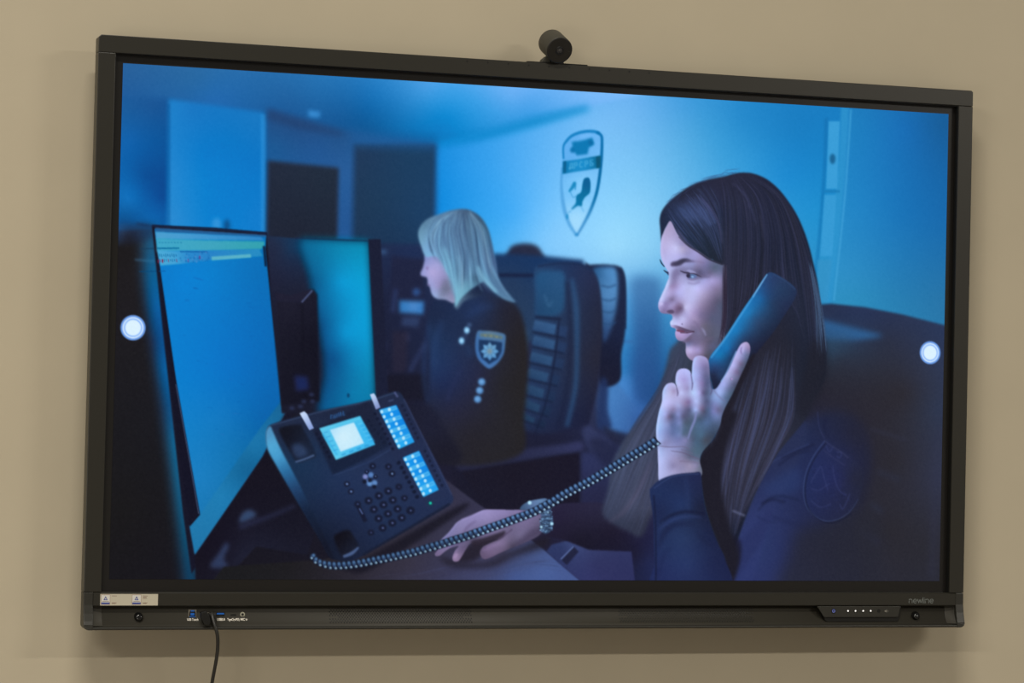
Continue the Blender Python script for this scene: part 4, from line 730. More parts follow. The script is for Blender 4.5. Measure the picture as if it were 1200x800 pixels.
    # far brow and lashes seen past the bridge
    line([(773.2, 303.6), (775.2, 308), (778.6, 312.4)], [.8, 1.6, 1], (34, 38, 66), .95, .45); line([(777.6, 316.2), (780.6, 318.4), (783.2, 320)], [.8, 1.8, 2.2], (36, 38, 66), .95, .45); line([(782, 318), (783.2, 322)], 1.6, (52, 58, 96), .8, .6, False)
    # socket and eye
    fill([(791, 314), (798, 312), (806, 314), (820, 318), (832, 318), (824, 324), (812, 323), (800, 321), (793, 324), (790, 330), (787, 322)], (92, 86, 124), 1.9, .5)
    fill([(788, 318), (793, 316), (796, 322), (793, 329), (790, 336), (786, 332)], (118, 104, 148), 1.8, .45)
    fill([(804, 317), (808, 315.6), (813, 317.6), (816, 320), (810, 319.6)], (168, 170, 220), 1., .75)
    line([(797, 317), (802, 319), (806.4, 319.6), (809, 320.6), (813, 320.6), (818, 322.4), (822, 324)], [.8, 1.8, 2., 1.4, 1.6, 1.4, .8], (52, 46, 70), .92, .5)
    fill([(804.6, 321.4), (808, 320.6), (813, 321.4), (817, 323.8), (814, 325.8), (808, 326), (805, 324.4)], [(806, 323, (66, 58, 88)), (811, 323.4, (104, 138, 194)), (815.6, 324, (96, 104, 152))], .6)
    dot(806.6, 322.6, 2.2, (50, 46, 70), .7, .95, 2.4); dot(811.4, 324, 1.5, (150, 192, 240), .55, .9, 1.); line([(809, 321.4), (816, 322.4)], 1.2, (78, 108, 152), .7, .5, False)
    line([(805, 326.4), (811, 327.6), (818, 326)], [.8, 1.2, .8], (104, 90, 134), .7, .7); line([(806, 331), (813, 332.4), (820, 330)], 2., (132, 120, 166), .5, 1.1); line([(808, 329.4), (814, 330)], 1.6, (176, 166, 216), .5, .8, False)
    fill([(818, 322), (826, 322), (833, 324), (826, 325.4), (820, 325)], (98, 90, 124), 1.2, .6)
    # nose
    fill([(790, 352), (796, 354), (799.4, 359), (798.6, 364), (794, 367.4), (790, 366), (792, 360)], (104, 92, 130), 1.5, .25); fill([(785, 349), (791, 349), (795, 352), (790, 355), (784, 354)], (140, 124, 174), 1.6, .15)
    fill([(781, 364.8), (785, 362.6), (788.6, 363), (790, 366), (785.4, 367.4)], (84, 68, 98), .8, .85); line([(799, 356), (800, 361), (797.6, 366)], 1.2, (126, 112, 156), .6, .9); line([(774, 364.6), (778, 366.6), (784, 367.2)], 1.4, (116, 102, 142), .6, .6)
    dot(774.6, 355.6, 2.2, (206, 200, 246), 1., .6)
    line([(789.4, 371), (790, 376), (788, 379)], 2, (190, 186, 236), .5, .9); dot(799.2, 379.4, .8, (86, 74, 110), .45, .8)
    # lips
    fill([(786, 381), (790.4, 380.4), (796, 382), (803, 384.6), (808, 386.4), (814, 388), (806, 389.6), (798, 387.6), (791.6, 384.6), (787, 383)], [(788, 381.6, (176, 170, 222)), (794, 384, (114, 95, 130)), (803, 387, (92, 76, 106)), (812, 388, (84, 70, 96))], .6)
    fill([(792.6, 386), (797, 386.4), (803, 388.4), (798, 389.4), (793.4, 388.8)], (106, 54, 80), .6, .9)
    fill([(791.8, 388.2), (796, 388.6), (800, 389.6), (806, 389), (811.6, 389), (808, 393), (803, 397), (798, 399.2), (793.6, 397.4), (791.8, 393)], [(794, 391, (184, 160, 214)), (799, 394, (175, 155, 206)), (806, 392, (150, 135, 182)), (796, 398, (142, 126, 168)), (811, 390, (158, 148, 196))], .7)
    line([(797, 389.4), (805, 389.6), (814, 388.2)], [1, 1.4, .8], (70, 46, 66), .8, .5); line([(800, 401), (806, 398.4), (810, 394.6)], 2, (108, 92, 126), .6, 1.)
    pass
    pass; line([(822, 404), (828, 398), (836, 396)], 2, (112, 98, 128), .4, 1.4)
    strands([[(847, 308), (847.6, 340), (847, 375), (842, 402)], [(851, 308), (851, 340), (850, 375), (846, 402)]], 50, [(44, 36, 52), (86, 78, 104), (36, 30, 46)], .6, .5, lens=(.4, 1))
    strands([[(787, 262), (796, 276), (808, 288)], [(792, 268), (806, 285), (822, 296)]], 12, [(96, 92, 130)], .4, .7, lens=(.3, .6))

def paint_handset():
    R = 'pictured_handset'
    fill([(900, 319.6), (906, 319.4), (915, 324), (926, 331.4), (932, 337), (933.6, 343), (930, 352), (918, 371), (904, 392), (884, 416), (866, 440), (850, 456), (838, 458), (833.6, 446), (830.6, 421), (848, 398), (868, 366), (886, 340), (895, 325)],
         [(905, 326, (40, 62, 104)), (915, 338, (38, 60, 95)), (925, 345, (35, 52, 85)), (897, 345, (35, 75, 125)), (905, 355, (36, 60, 95)), (891, 350, (30, 96, 156)), (920, 358, (36, 48, 80)), (845, 407, (27, 113, 180)), (843, 415, (24, 118, 180)), (839, 420, (32, 106, 168)), (838, 430, (40, 66, 112)), (835, 440, (35, 45, 75)), (843, 440, (38, 58, 94)), (850, 402, (30, 119, 184)), (853, 408, (27, 110, 174)), (858, 410, (36, 76, 126)), (855, 420, (31, 65, 106)), (870, 402, (38, 56, 92)), (878, 367, (33, 116, 178)), (883, 372, (38, 86, 134)), (888, 378, (42, 70, 108)), (864, 388, (30, 116, 180)), (870, 392, (36, 82, 130)), (895, 390, (32, 46, 74)), (875, 420, (28, 40, 66)), (845, 452, (30, 36, 60)), (910, 375, (32, 46, 74)), (900, 335, (38, 68, 114))], .6, soft=4, region=R)
    line([(899, 321), (890, 335), (882, 348)], [1., 1.8, 1.4], (120, 190, 244), .85, .6); line([(884, 345), (868, 369), (850, 396), (833, 419)], [1.6, 2., 2.4, 1.8], (72, 158, 220), .8, .8)
    line([(906, 321), (922, 330), (932, 339)], 1.4, (52, 76, 116), .5, .7); line([(836, 438), (840, 452)], 5, (28, 32, 54), .5, 2., False)

def paint_hand():
    R = 'pictured_person'
    fill([(814, 545), (826, 530), (842, 508), (850, 486), (864, 484), (850, 530), (846, 570), (856, 620), (866, 655), (852, 692), (838, 650), (826, 600), (820, 570)], (31, 30, 41), 2.2, .95)
    line([(884, 414), (874, 432), (862, 456), (852, 478), (846, 498)], [3, 8, 9, 9, 7], (33, 31, 42), .95, 1.4)
    hand = [(873.8, 400.4), (877.4, 402.2), (879.2, 407.6), (878, 416), (873, 429), (868, 439.5), (859, 459.7), (850.6, 475.5), (846, 486.7), (843.4, 499), (834, 516), (823, 529.5), (820, 539.6), (821, 558), (790, 566), (773.2, 566), (771.4, 545), (770.6, 525), (768.8, 504), (771.6, 484), (775.6, 470), (776.6, 458), (780.6, 450.4), (786, 448.2), (790.6, 449.4), (793.4, 455),
            (791.6, 446), (792.6, 437), (796.6, 432.2), (803.6, 431.6), (808.4, 434.4), (810.4, 438.6), (811.4, 426), (813.6, 418.6), (819.6, 416.4), (827, 418.4), (830.6, 425), (832, 444), (833.6, 454), (836, 456), (840, 454), (846, 445), (854.4, 431.4), (862.6, 413), (868, 403.4)]
    fill(hand, tint([(783, 452, (185, 180, 235)), (785, 460, (188, 181, 226)), (779, 458, (180, 188, 240)), (790, 458, (164, 146, 192)), (778, 475, (194, 195, 250)), (783, 472, (192, 188, 245)), (795, 450, (190, 190, 245)), (798, 460, (192, 192, 245)), (802, 445, (170, 156, 216)), (805, 455, (158, 144, 195)), (795, 475, (166, 166, 220)), (789, 479, (140, 126, 172)), (803, 473, (140, 121, 166)), (813, 425, (185, 185, 245)), (820, 420, (170, 160, 215)), (822, 427, (150, 136, 192)), (827, 430, (120, 109, 156)), (814, 438, (176, 185, 245)), (820, 440, (150, 145, 205)), (826, 440, (106, 101, 146)), (829.5, 445, (90, 92, 135)), (813, 450, (178, 190, 245)), (822, 449, (138, 121, 176)), (828, 450, (90, 90, 132)), (813, 460, (184, 203, 252)), (816, 470, (180, 188, 245)), (815, 480, (165, 179, 240)), (820, 460, (168, 160, 220)), (823.5, 460, (106, 94, 138)), (828, 460, (85, 88, 125)), (828, 470, (85, 86, 126)), (822, 478, (122, 105, 146)), (807, 470, (132, 112, 162)), (808, 480, (92, 91, 131)), (825, 482, (83, 80, 112)), (820, 490, (76, 86, 116)), (830, 480, (82, 96, 137)), (836, 466, (132, 150, 206)), (842, 458, (164, 179, 240)), (838, 475, (124, 125, 181)), (836, 482, (120, 121, 180)), (842, 480, (106, 101, 142)), (840, 487, (114, 124, 178)), (832, 488, (86, 100, 145)), (774, 482, (176, 195, 250)), (770.5, 500, (166, 198, 254)), (773, 505, (156, 176, 236)), (780, 485, (165, 165, 225)), (784, 488, (112, 98, 138)), (788, 487, (91, 91, 131)), (795, 485, (135, 140, 200)), (796, 495, (120, 130, 186)), (800, 487, (96, 91, 131)), (803, 495, (82, 90, 117)), (788, 498, (96, 105, 155)), (782, 497, (140, 145, 200)), (780, 508, (136, 140, 196)), (788, 507, (101, 110, 161)), (796, 508, (111, 125, 176)), (801, 508, (87, 100, 131)), (775, 515, (160, 170, 226)), (785, 515, (130, 130, 181)), (795, 515, (120, 121, 175)), (803, 515, (128, 124, 174)), (818, 497, (81, 100, 136)), (828, 495, (86, 105, 150)), (835, 497, (77, 90, 126)), (822, 510, (77, 99, 130)), (830, 508, (69, 78, 105)), (836, 508, (62, 70, 96)), (815, 518, (77, 94, 125)), (820, 522, (74, 92, 120)), (812, 515, (80, 88, 118)), (826, 515, (72, 74, 95)), (873, 403, (184, 165, 215)), (870, 410, (166, 160, 220)), (878, 408, (140, 121, 166)), (865, 418, (178, 170, 225)), (870, 420, (130, 125, 175)), (875, 416, (106, 110, 150)), (860, 428, (180, 175, 235)), (868, 426, (116, 102, 142)), (872, 424, (96, 96, 131)), (857, 434, (171, 166, 221)), (863, 435, (125, 107, 152)), (868, 432, (96, 96, 131)), (852, 440, (180, 180, 235)), (848, 450, (166, 170, 235)), (845, 460, (156, 170, 230)), (853, 455, (112, 116, 161)), (860, 450, (87, 87, 122)), (863, 442, (110, 106, 146)), (856, 460, (82, 95, 126)), (850, 465, (97, 110, 151)), (843, 470, (130, 145, 200)), (847, 472, (106, 120, 165)), (772, 530, (176, 190, 245)), (776, 540, (182, 185, 240)), (785, 525, (156, 156, 210)), (778, 519, (142, 138, 188)), (795, 526, (140, 140, 190)), (804, 527, (106, 106, 142)), (812, 526, (86, 98, 126)), (816, 530, (82, 100, 126)), (808, 535, (96, 96, 127)), (815, 535, (91, 100, 131)), (790, 538, (155, 145, 191)), (800, 540, (140, 128, 166)), (788, 546, (141, 131, 176)), (800, 548, (145, 135, 176)), (808, 545, (154, 140, 176)), (815, 545, (140, 130, 170)), (778, 552, (178, 178, 230)), (790, 550, (160, 150, 196)), (819, 549, (114, 113, 140)), (775, 562, (178, 178, 230))], (-3, 3, 0)),
         .6, soft=3, region=R)
    # tendons, knuckles and creases
    line([(816, 482), (814, 492), (810, 502), (806, 514)], [2, 2.8, 2.8, 1.6], (130, 138, 194), .8, .9)
    line([(796, 478), (796, 490), (798, 502), (797, 512)], [2, 2.6, 2.4, 1], (128, 136, 194), .35, 1.2)
    line([(809.6, 438), (811.4, 448), (810.6, 457)], [1, 1.8, .6], (90, 80, 122), .8, .7); line([(792.8, 454), (794.2, 460), (793.4, 464)], [1, 1.8, .6], (92, 82, 122), .8, .7); line([(832.4, 446), (834.2, 456), (832, 463)], [.8, 1.6, .6], (84, 76, 112), .7, .7)
    line([(836, 456), (842, 464), (850, 470)], 1.6, (112, 108, 150), .5, 1.); line([(792.4, 450), (793, 443), (796, 436)], 1.3, (176, 204, 252), .7, .7); line([(812.2, 448), (812, 436), (812.6, 426), (816, 419)], 1.4, (172, 202, 252), .7, .7); line([(777., 468), (778.2, 457), (782.6, 450.6)], 1.4, (176, 204, 252), .7, .7)
    line([(770.4, 520), (770, 505), (772.6, 488)], 1.6, (196, 206, 250), .6, .8); line([(773, 556), (772, 535), (771.6, 526)], 1.8, (190, 192, 240), .6, .8)
    line([(869, 406), (868, 411), (869.4, 415)], [1, 1.6, .8], (132, 112, 166), .7, .7); line([(872, 404), (871, 409), (870.4, 413)], [1, 1.8, 1], (190, 182, 232), .7, .8); line([(863, 411), (857, 424), (851, 437), (845, 447)], 1.4, (150, 192, 250), .7, .7)
    dot(857, 443.8, 1.6, (120, 108, 160), .6, .7); dot(857.4, 443.6, 1.2, (178, 158, 212), .6, .8)
    line([(772, 522), (784, 523.4), (800, 523), (808, 526)], [.8, 1.3, 1, .6], (104, 96, 128), .7, .6); line([(786, 528), (800, 530), (812, 535), (820, 538)], [.6, 1.3, 1.4, .8], (98, 88, 118), .7, .6); line([(798, 526), (812, 531)], 1., (110, 102, 134), .5, .6, False); line([(796, 540), (812, 541), (820, 543)], 1.4, (112, 98, 128), .4, .9)
    # cuff and forearm
    fill([(761.4, 577), (764, 570), (772, 562.6), (784, 557.4), (797, 554.6), (812, 553.4), (820.6, 553.4), (822.4, 566), (824.6, 585), (828, 600), (834, 618), (842, 638), (850, 656), (853, 690), (767, 690), (767, 660), (766, 635), (765.4, 608)],
         [(770, 575, (34, 48, 88)), (790, 565, (34, 46, 84)), (815, 562, (34, 42, 78)), (800, 590, (36, 52, 94)), (775, 600, (32, 42, 78)), (820, 595, (30, 36, 62)), (780, 640, (36, 50, 90)), (800, 630, (40, 56, 96)), (805, 660, (40, 54, 98)), (835, 660, (32, 40, 76)), (775, 670, (36, 46, 90)), (830, 625, (30, 38, 70))], .8, soft=7, region=R)
    line([(766, 572), (784, 560), (800, 556), (819, 555)], 1.2, (62, 80, 128), .5, .7); line([(803, 560), (806, 580), (806, 600)], 3, (44, 62, 108), .45, 2.)
    line([(772, 612), (788, 603), (806, 599), (826, 602)], [1, 3, 3, 2], (24, 28, 54), .75, 1.2); line([(770, 622), (786, 610), (804, 605), (822, 606)], [1, 3.6, 3, 1], (50, 66, 116), .55, 1.4)
    line([(772, 640), (780, 622), (794, 614), (814, 614)], [2, 5, 4, 1.6], (26, 30, 60), .6, 2.); line([(816, 622), (826, 634), (838, 640)], [1.4, 4, 1], (28, 34, 64), .6, 1.8); line([(772, 676), (776, 655), (786, 640)], [3, 4, 1], (30, 38, 76), .5, 2)
    line([(766, 580), (768, 610), (768.6, 660), (768.4, 684)], 1.8, (24, 28, 54), .8, 1.)

def paint_resting_hand():
    R = 'pictured_person'
    fill([(515, 652), (540, 658), (572, 658), (610, 642), (640, 628), (640, 640), (600, 652), (575, 664), (530, 664)], (34, 31, 42), 3.5, .8)
    fill([(534, 656), (548, 640), (562, 634), (580, 632), (566, 642), (562, 652), (550, 658)], (36, 32, 44), 2.4, .85)
    hand = [(509.4, 648.6), (513, 643), (512, 637), (518, 631), (525, 624.6), (531, 617), (536, 611), (543, 607.4), (552, 604), (560, 600), (567.6, 597), (578, 596.6), (595, 597), (611, 597), (625, 596.4), (637, 594.6), (638, 612), (636, 621), (630, 628), (616, 635), (600, 641.6), (586, 647.6), (576, 652.4), (568, 655), (564, 652.6), (562.4, 646.6), (566, 640.6), (574, 636),
            (584, 631.2), (576, 632), (560, 636), (551, 636.6), (546, 643), (541.4, 651), (537, 657), (531.6, 657.4), (530, 653), (533, 645), (537, 639.6), (528, 641.6), (521, 646), (515.6, 650.4), (511, 651.4)]
    fill(hand, tint([(512, 648, (118, 100, 146)), (520, 632, (122, 116, 172)), (536, 616, (136, 126, 180)), (550, 612, (140, 128, 184)), (545, 624, (128, 116, 166)), (570, 604, (150, 136, 194)), (590, 602, (138, 124, 180)), (615, 600, (128, 114, 166)), (575, 618, (122, 110, 158)), (595, 615, (108, 96, 138)), (620, 612, (116, 102, 148)), (632, 620, (90, 80, 116)), (610, 628, (112, 100, 142)), (590, 636, (124, 106, 150)),
                (572, 644, (118, 98, 142)), (567, 652, (100, 82, 120)), (600, 641, (74, 64, 94)), (533, 652, (146, 122, 168)), (540, 644, (108, 92, 134)), (556, 632, (86, 76, 112)), (630, 600, (116, 104, 150))], (-2, 2, -6), 1.), .7, soft=4.5, region=R)
    fill([(552, 634), (566, 630), (584, 624), (592, 622), (588, 630), (570, 637), (556, 640)], (44, 38, 52), 1.4, .9); line([(543, 624), (549, 616), (558, 610)], [2, 2.4, 1], (92, 80, 120), .6, 1.2); line([(528, 642), (540, 634), (548, 624)], [1, 2.4, 1.4], (84, 72, 110), .6, 1.2)
    line([(600, 620), (592, 626), (584, 631)], 1.6, (74, 62, 92), .7, .9); line([(540, 609), (552, 604), (566, 598.6)], 1.8, (168, 158, 214), .5, 1.); line([(518, 632), (528, 622), (535, 613)], 1.6, (154, 150, 206), .5, 1.)
    line([(566, 644), (576, 640), (586, 636)], 2, (150, 128, 174), .5, 1.2); dot(534, 651, 2, (166, 142, 184), 1., .6, 3.4, .5); fill([(620, 622), (634, 618), (636, 622), (620, 634), (600, 642)], (66, 58, 86), 2.2, .6); dot(568, 641.6, 1.8, (92, 74, 112), 1., .5, 1.2)
    # watch
    W = 'pictured_wristwatch'
    fill([(610, 597), (612, 591.6), (620, 587), (630, 584.8), (639.6, 583.8), (643, 588), (640, 594), (626, 596.4)], [(614, 593, (66, 92, 128)), (624, 590, (92, 118, 162)), (636, 588, (94, 128, 170)), (641, 590, (70, 96, 136))], .7, region=W)
    fill([(633, 594), (643, 590), (646, 600), (648, 613), (645, 622), (638, 625), (632.6, 618), (634, 606)], [(638, 600, (74, 98, 136)), (644, 608, (62, 88, 124)), (638, 618, (56, 78, 110))], .8, region=W)
    for _ in range(110):
        x, y = rng.uniform(632, 647), rng.uniform(590, 623); c = rng.choice(3)
        dot(x, y, rng.uniform(.7, 1.5), ((36, 44, 66), (120, 164, 204), (84, 112, 150))[c], .5, .7, rng.uniform(.5, 1.1))
    for y in (597, 601.5, 606, 610.5, 615): line([(634, y), (646.4, y - 1.6)], 1., (30, 38, 58), .7, .5, False)
    for x, y, r in ((620.6, 588.8, 2.2), (646.4, 613.4, 1.9), (634.2, 617.2, 1.5), (638.4, 590, 1.4), (642, 600, 1.)): dot(x, y, r, (176, 226, 250), .7)

def paint_cord():
    R = 'pictured_telephone_cord'
    P_ = [(365, 648.6), (368, 655), (376, 660), (389, 662.6), (402, 662.4), (415, 661), (429, 658.6), (443.7, 655.6), (458, 652.8), (472.5, 649.6), (487, 646.2), (501, 642), (516, 637.8), (530, 633.2), (545, 628.6), (560, 623.4), (575, 618), (590, 612.8), (605, 607.4), (617, 603), (629, 597.8), (640, 592), (650, 586.6), (659, 580.6), (673, 573), (688, 565.4), (702, 557.4), (714.7, 549.8), (728, 541.8), (741, 533.8), (755, 525.6), (770, 516)]
    q = spline(P_, False, 12); d = np.r_[0, np.cumsum(np.linalg.norm(np.diff(q, axis=0), axis=1))]
    line([(x, y) for x, y in P_], [5, 8.5, 9, 9, 9, 9, 9.4, 9.6, 10, 10], (26, 28, 44), .9, .8, region=R)
    s = 3.
    while s < d[-1] - 1:
        f = s / d[-1]; x, y = np.interp(s, d, q[:, 0]), np.interp(s, d, q[:, 1]); x2, y2 = np.interp(s + 1, d, q[:, 0]), np.interp(s + 1, d, q[:, 1])
        t = np.array([x2 - x, y2 - y]); t /= np.linalg.norm(t) + 1e-9; n = np.array([-t[1], t[0]]); h = 4.2 + 1.6 * f
        if f < .06: h = 2.6 + 30 * f * .8
        c0 = np.array([x, y]); k_ = 1. if f > .45 else .82
        line([c0 - n * h * .95 - t * .6, c0, c0 + n * h * .95 + t * 2.], [3.2, 4.6, 3.0], (40, 56, 86), .95, .6, region=R)
        line([c0 - n * h + t * 2.4, c0 + t * 3., c0 + n * h + t * 4.6], 1.5, (18, 22, 36), .8, .55, False)
        g = c0 - n * h * .42 - t * .2
        dot(g[0], g[1], 2.1, (68 * k_, 100 * k_, 146 * k_), .9, .8, 2.9, math.atan2(t[1], t[0]) - .3)
        g = c0 - n * h * .55 - t * .4
        dot(g[0], g[1], 1.2, (104 * k_, 156 * k_, 208 * k_), .6, .75, 1.5)
        g = c0 + n * h * .62 + t * 1.8
        dot(g[0], g[1], 1.35, (160 * k_ + 10, 200 * k_ + 12, 240 * k_), .55, .9)
        s += 5.9

def paint_buttons():
    # round touch buttons of the screen's own tool bar
    for cx, cy in ((155.9, 383.8), (1089.9, 412.9)):
        c = to_pic([(cx, cy)])[0]; k = 15.8 * NW / 1152
        for i, (r, col) in enumerate(((1., (108, 158, 236)), (.84, (226, 244, 255)), (.74, (134, 180, 252)), (.63, (220, 242, 255)))):
            t = np.linspace(0, 2 * math.pi, 40, endpoint=False)
            comp(cover(np.c_[c[0] + k * r * np.cos(t), c[1] + k * r * np.sin(t)], .6), col, 1., 'touch_button' if cx < 600 else 'touch_button.001')

for part in (paint_room, paint_left_monitors, deepen_blues, paint_emblem, paint_back_chairs, paint_officer): part()
soften([(480, 230), (740, 270), (760, 520), (480, 540)], .8, 6)
for part in (paint_right_chair, paint_desk, paint_telephone, paint_woman, paint_handset, paint_hand, paint_resting_hand, paint_cord, paint_buttons): part()
CAN += (blur(rng.normal(0, 1, (NH, NW)).astype(np.float32), .7) * .008)[..., None]     # fine grain of the panel
np.clip(CAN, 0, 1, out=CAN)
# ---------------------------------------------------------------- the lit picture: one flat panel, split where the pictured things are
def screen_material():
    m = bpy.data.materials.new('lit_screen_picture'); m.use_nodes = True; nt = m.node_tree; b = nt.nodes['Principled BSDF']
    a = nt.nodes.new('ShaderNodeVertexColor'); a.layer_name = 'picture'
    b.inputs['Base Color'].default_value = (.002, .002, .002, 1); b.inputs['Roughness'].default_value = .35; b.inputs['Specular IOR Level'].default_value = .12
    nt.links.new(a.outputs['Color'], b.inputs['Emission Color']); b.inputs['Emission Strength'].default_value = 1.0
    m.cycles.emission_sampling = 'NONE'
    return m
M_SCREEN = screen_material()
AW, AH = 1.895, 1.066
LIN = np.where(CAN <= .04045, CAN / 12.92, ((CAN + .055) / 1.055) ** 2.4).astype(np.float32)
LIN = np.maximum(LIN - np.array([.0042, .0040, .0036], np.float32), 0)     # what the panel gives off; the rest of the black level is the room's light on it
LABELS = {'': 'blue-lit dispatch room pictured on the screen',
          'pictured_person': 'woman in navy uniform with long dark hair holding a handset to her ear', 'pictured_person.001': 'blonde officer seen from the side in the middle of the picture',
          'pictured_desk_telephone': 'dark desk telephone with glowing blue displays', 'pictured_handset': 'dark handset held at the ear', 'pictured_telephone_cord': 'coiled cord running from telephone to hand',
          'pictured_monitor': 'tilted monitor with blue page at the left', 'pictured_monitor.001': 'teal monitor standing behind the blue one', 'pictured_monitor.002': 'unfocused monitor edge at the far left',
          'pictured_emblem': 'teal shield emblem on the pictured wall', 'pictured_office_chair': 'dark leather chair with ribbed back', 'pictured_office_chair.001': 'second chair, further back by the wall', 'pictured_office_chair.002': 'dark chair behind the woman',
          'touch_button': 'round white touch button at the left edge', 'touch_button.001': 'round white touch button at the right edge', 'pictured_badge': 'shield patch with star on the sleeve', 'pictured_badge.001': 'navy embroidered patch on the near sleeve'}
def build_screen():
    gx, gy = np.meshgrid(np.linspace(-AW / 2, AW / 2, NW), np.linspace(AH / 2, -AH / 2, NH))
    co = np.stack([GX + gx, np.full_like(gx, GY - .0004), GZ + gy], -1).reshape(-1, 3).astype(np.float32)
    idx = np.arange(NW * NH).reshape(NH, NW)
    quads = np.stack([idx[:-1, :-1], idx[1:, :-1], idx[1:, 1:], idx[:-1, 1:]], -1).reshape(-1, 4)
    reg = REG[:-1, :-1].reshape(-1); cols = np.concatenate([LIN.reshape(-1, 3), np.ones((NW * NH, 1), np.float32)], 1)
    root = None
    for k, nm in enumerate(REGION_NAMES):
        q = quads[reg == k]
        if not len(q): continue
        used, inv = np.unique(q, return_inverse=True); inv = inv.reshape(-1).astype(np.int32)
        name = nm or 'screen'
        me = bpy.data.meshes.new(name); me.vertices.add(len(used)); me.vertices.foreach_set('co', co[used].ravel())
        me.loops.add(len(inv)); me.loops.foreach_set('vertex_index', inv); me.polygons.add(len(q)); me.polygons.foreach_set('loop_start', np.arange(0, len(inv), 4, dtype=np.int32))
        me.update(calc_edges=True)
        at = me.color_attributes.new('picture', 'FLOAT_COLOR', 'POINT'); at.data.foreach_set('color', cols[used].ravel())
        me.materials.append(M_SCREEN); o = bpy.data.objects.new(name, me); COL.objects.link(o)
        if nm in LABELS: o['label'] = LABELS[nm]
        if root is None: root = o
        else: o.parent = root
    return root
parts.append(build_screen())
# ---------------------------------------------------------------- fittings on the frame
def on(x, z, p): return x - (x + 1.852) / 5.5 * p, z - (z + .156) / 5.5 * p     # a point measured against the glass plane, moved onto a surface p ahead of it
for i in range(-4, 6):                                                            # microphone holes in the top bar
    x, z = on(-.0178 + i * .0466, .5830, F)
    P('microphone_hole', *plate(circle(x, z, .0021, 10), F - .001, F + .0003), M_BLACK)
# speaker grilles: staggered rows of fine holes in the tray
def grille(x0, x1):
    bits = []; r = .0015; row = 0; z = -.5935
    while z > -.6255:
        x = x0 + (.003 if row % 2 else 0)
        while x <= x1:
            edge = min(x - x0, x1 - x); 
            if not (edge < .018 and row in (2, 4, 5) and int(edge * 1000) % 6 > 2):
                zz = z; c = []
                for k in range(6):
                    a = k * math.pi / 3; cz = zz + r * math.sin(a); c.append(W(x + r * math.cos(a), tray_p(cz) + .0008, cz))
                bits.append((c, [tuple(range(6))]))
            x += .006
        z -= .0036; row += 1
    return merge(bits)
for x0, x1 in ((-.4796, -.1650), (.1720, .4876)):
    o = P('speaker_grille', *grille(x0, x1), M_BLACK); o['kind'] = 'stuff'; o['label'] = 'perforated speaker holes in the pen tray'
# round black pen rests
def dome(name, cx, cz, r, h, m):
    V, Fc = [], []; n = 20; p0 = tray_p(cz) - .001
    rings = [(1., -.3), (1., .35), (.92, .62), (.72, .86), (.4, .98)]
    for rr, hh in rings: V += [W(cx + r * rr * math.cos(2 * math.pi * k / n), p0 + h * hh + (cz - (cz + r * rr * math.sin(2 * math.pi * k / n))) * .3, cz + r * rr * math.sin(2 * math.pi * k / n)) for k in range(n)]
    for i in range(len(rings) - 1):
        for k in range(n): Fc.append((i * n + k, i * n + (k + 1) % n, (i + 1) * n + (k + 1) % n, (i + 1) * n + k))
    V.append(W(cx, p0 + h, cz)); c = len(V) - 1
    for k in range(n): Fc.append(((len(rings) - 1) * n + k, (len(rings) - 1) * n + (k + 1) % n, c))
    return P(name, V, Fc, m, smooth=True)
dome('round_sensor', -.8860, -.6100, .0092, .012, M_GLOSS); dome('round_sensor', .8855, -.6105, .0092, .012, M_GLOSS)
# control panel with keys
pc = .0185
P('control_panel_shaded_base', *plate([(.646, -.5895), (.846, -.5895), (.8395, -.6225), (.836, -.6235), (.664, -.6235), (.658, -.6205)], -.012, .0150), M_BLACK, bevel=.001)  # recessed lower body; its black also stands in for shade below the panel
cp = P('control_panel', *plate([(.6375, -.5888), (.8420, -.5888), (.8370, -.6120), (.8335, -.6130), (.6560, -.6130), (.6535, -.6115)], .012, pc), M_CAP, bevel=.0007)
M_LED = mat('white_key_light', (.8, .8, .8), .4, emit=(1., .93, .85), strength=.75)
M_PWR = mat('blue_key_light', (.1, .12, .3), .4, emit=(.10, .13, .42), strength=.7)
M_DIMKEY = mat('dim_key_print', (.22, .21, .18), .5)
subs = []
def K(*a, **k):
    o = obj(*a, **k); subs.append(o); return o
def ring(cx, cz, r0, r1, p, n=24, a0=0., a1=2 * math.pi):
    full = abs(a1 - a0 - 2 * math.pi) < 1e-6; m = n if full else n + 1
    A = [a0 + (a1 - a0) * i / n for i in range(m)]
    V = [W(cx + r * math.cos(a), p, cz + r * math.sin(a)) for r in (r0, r1) for a in A]
    return V, [(i, (i + 1) % m, m + (i + 1) % m, m + i) for i in range(m if full else m - 1)]
for x in (.686, .7212, .7397, .7587, .7773, .7976):
    X, Z = on(x, -.6006, pc); K('key_well', *plate(circle(X, Z, .0062 if x == .686 else .0042), pc - .001, pc + .0002), M_BLACK)
X, Z = on(.686, -.6006, pc); K('power_key', *merge([ring(X, Z, .0024, .0036, pc + .0004, 20, math.radians(125), math.radians(415)), plate([(X - .0005, Z + .0005), (X + .0005, Z + .0005), (X + .0005, Z + .0042), (X - .0005, Z + .0042)], pc, pc + .0004)]), M_PWR)
for x in (.7212, .7397, .7587, .7773):
    X, Z = on(x, -.6004, pc); K('lit_key', *plate(circle(X, Z, .0019, 14), pc, pc + .0006), M_LED)
X, Z = on(.8160, -.6010, pc)
K('volume_icon', *merge([plate([(X - .004, Z - .0013), (X - .002, Z - .0013), (X + .001, Z - .0034), (X + .001, Z + .0034), (X - .002, Z + .0013), (X - .004, Z + .0013)], pc, pc + .0004), ring(X + .0012, Z, .0026, .0034, pc + .0004, 8, -.8, .8)]), M_DIMKEY)
adopt(subs, cp)
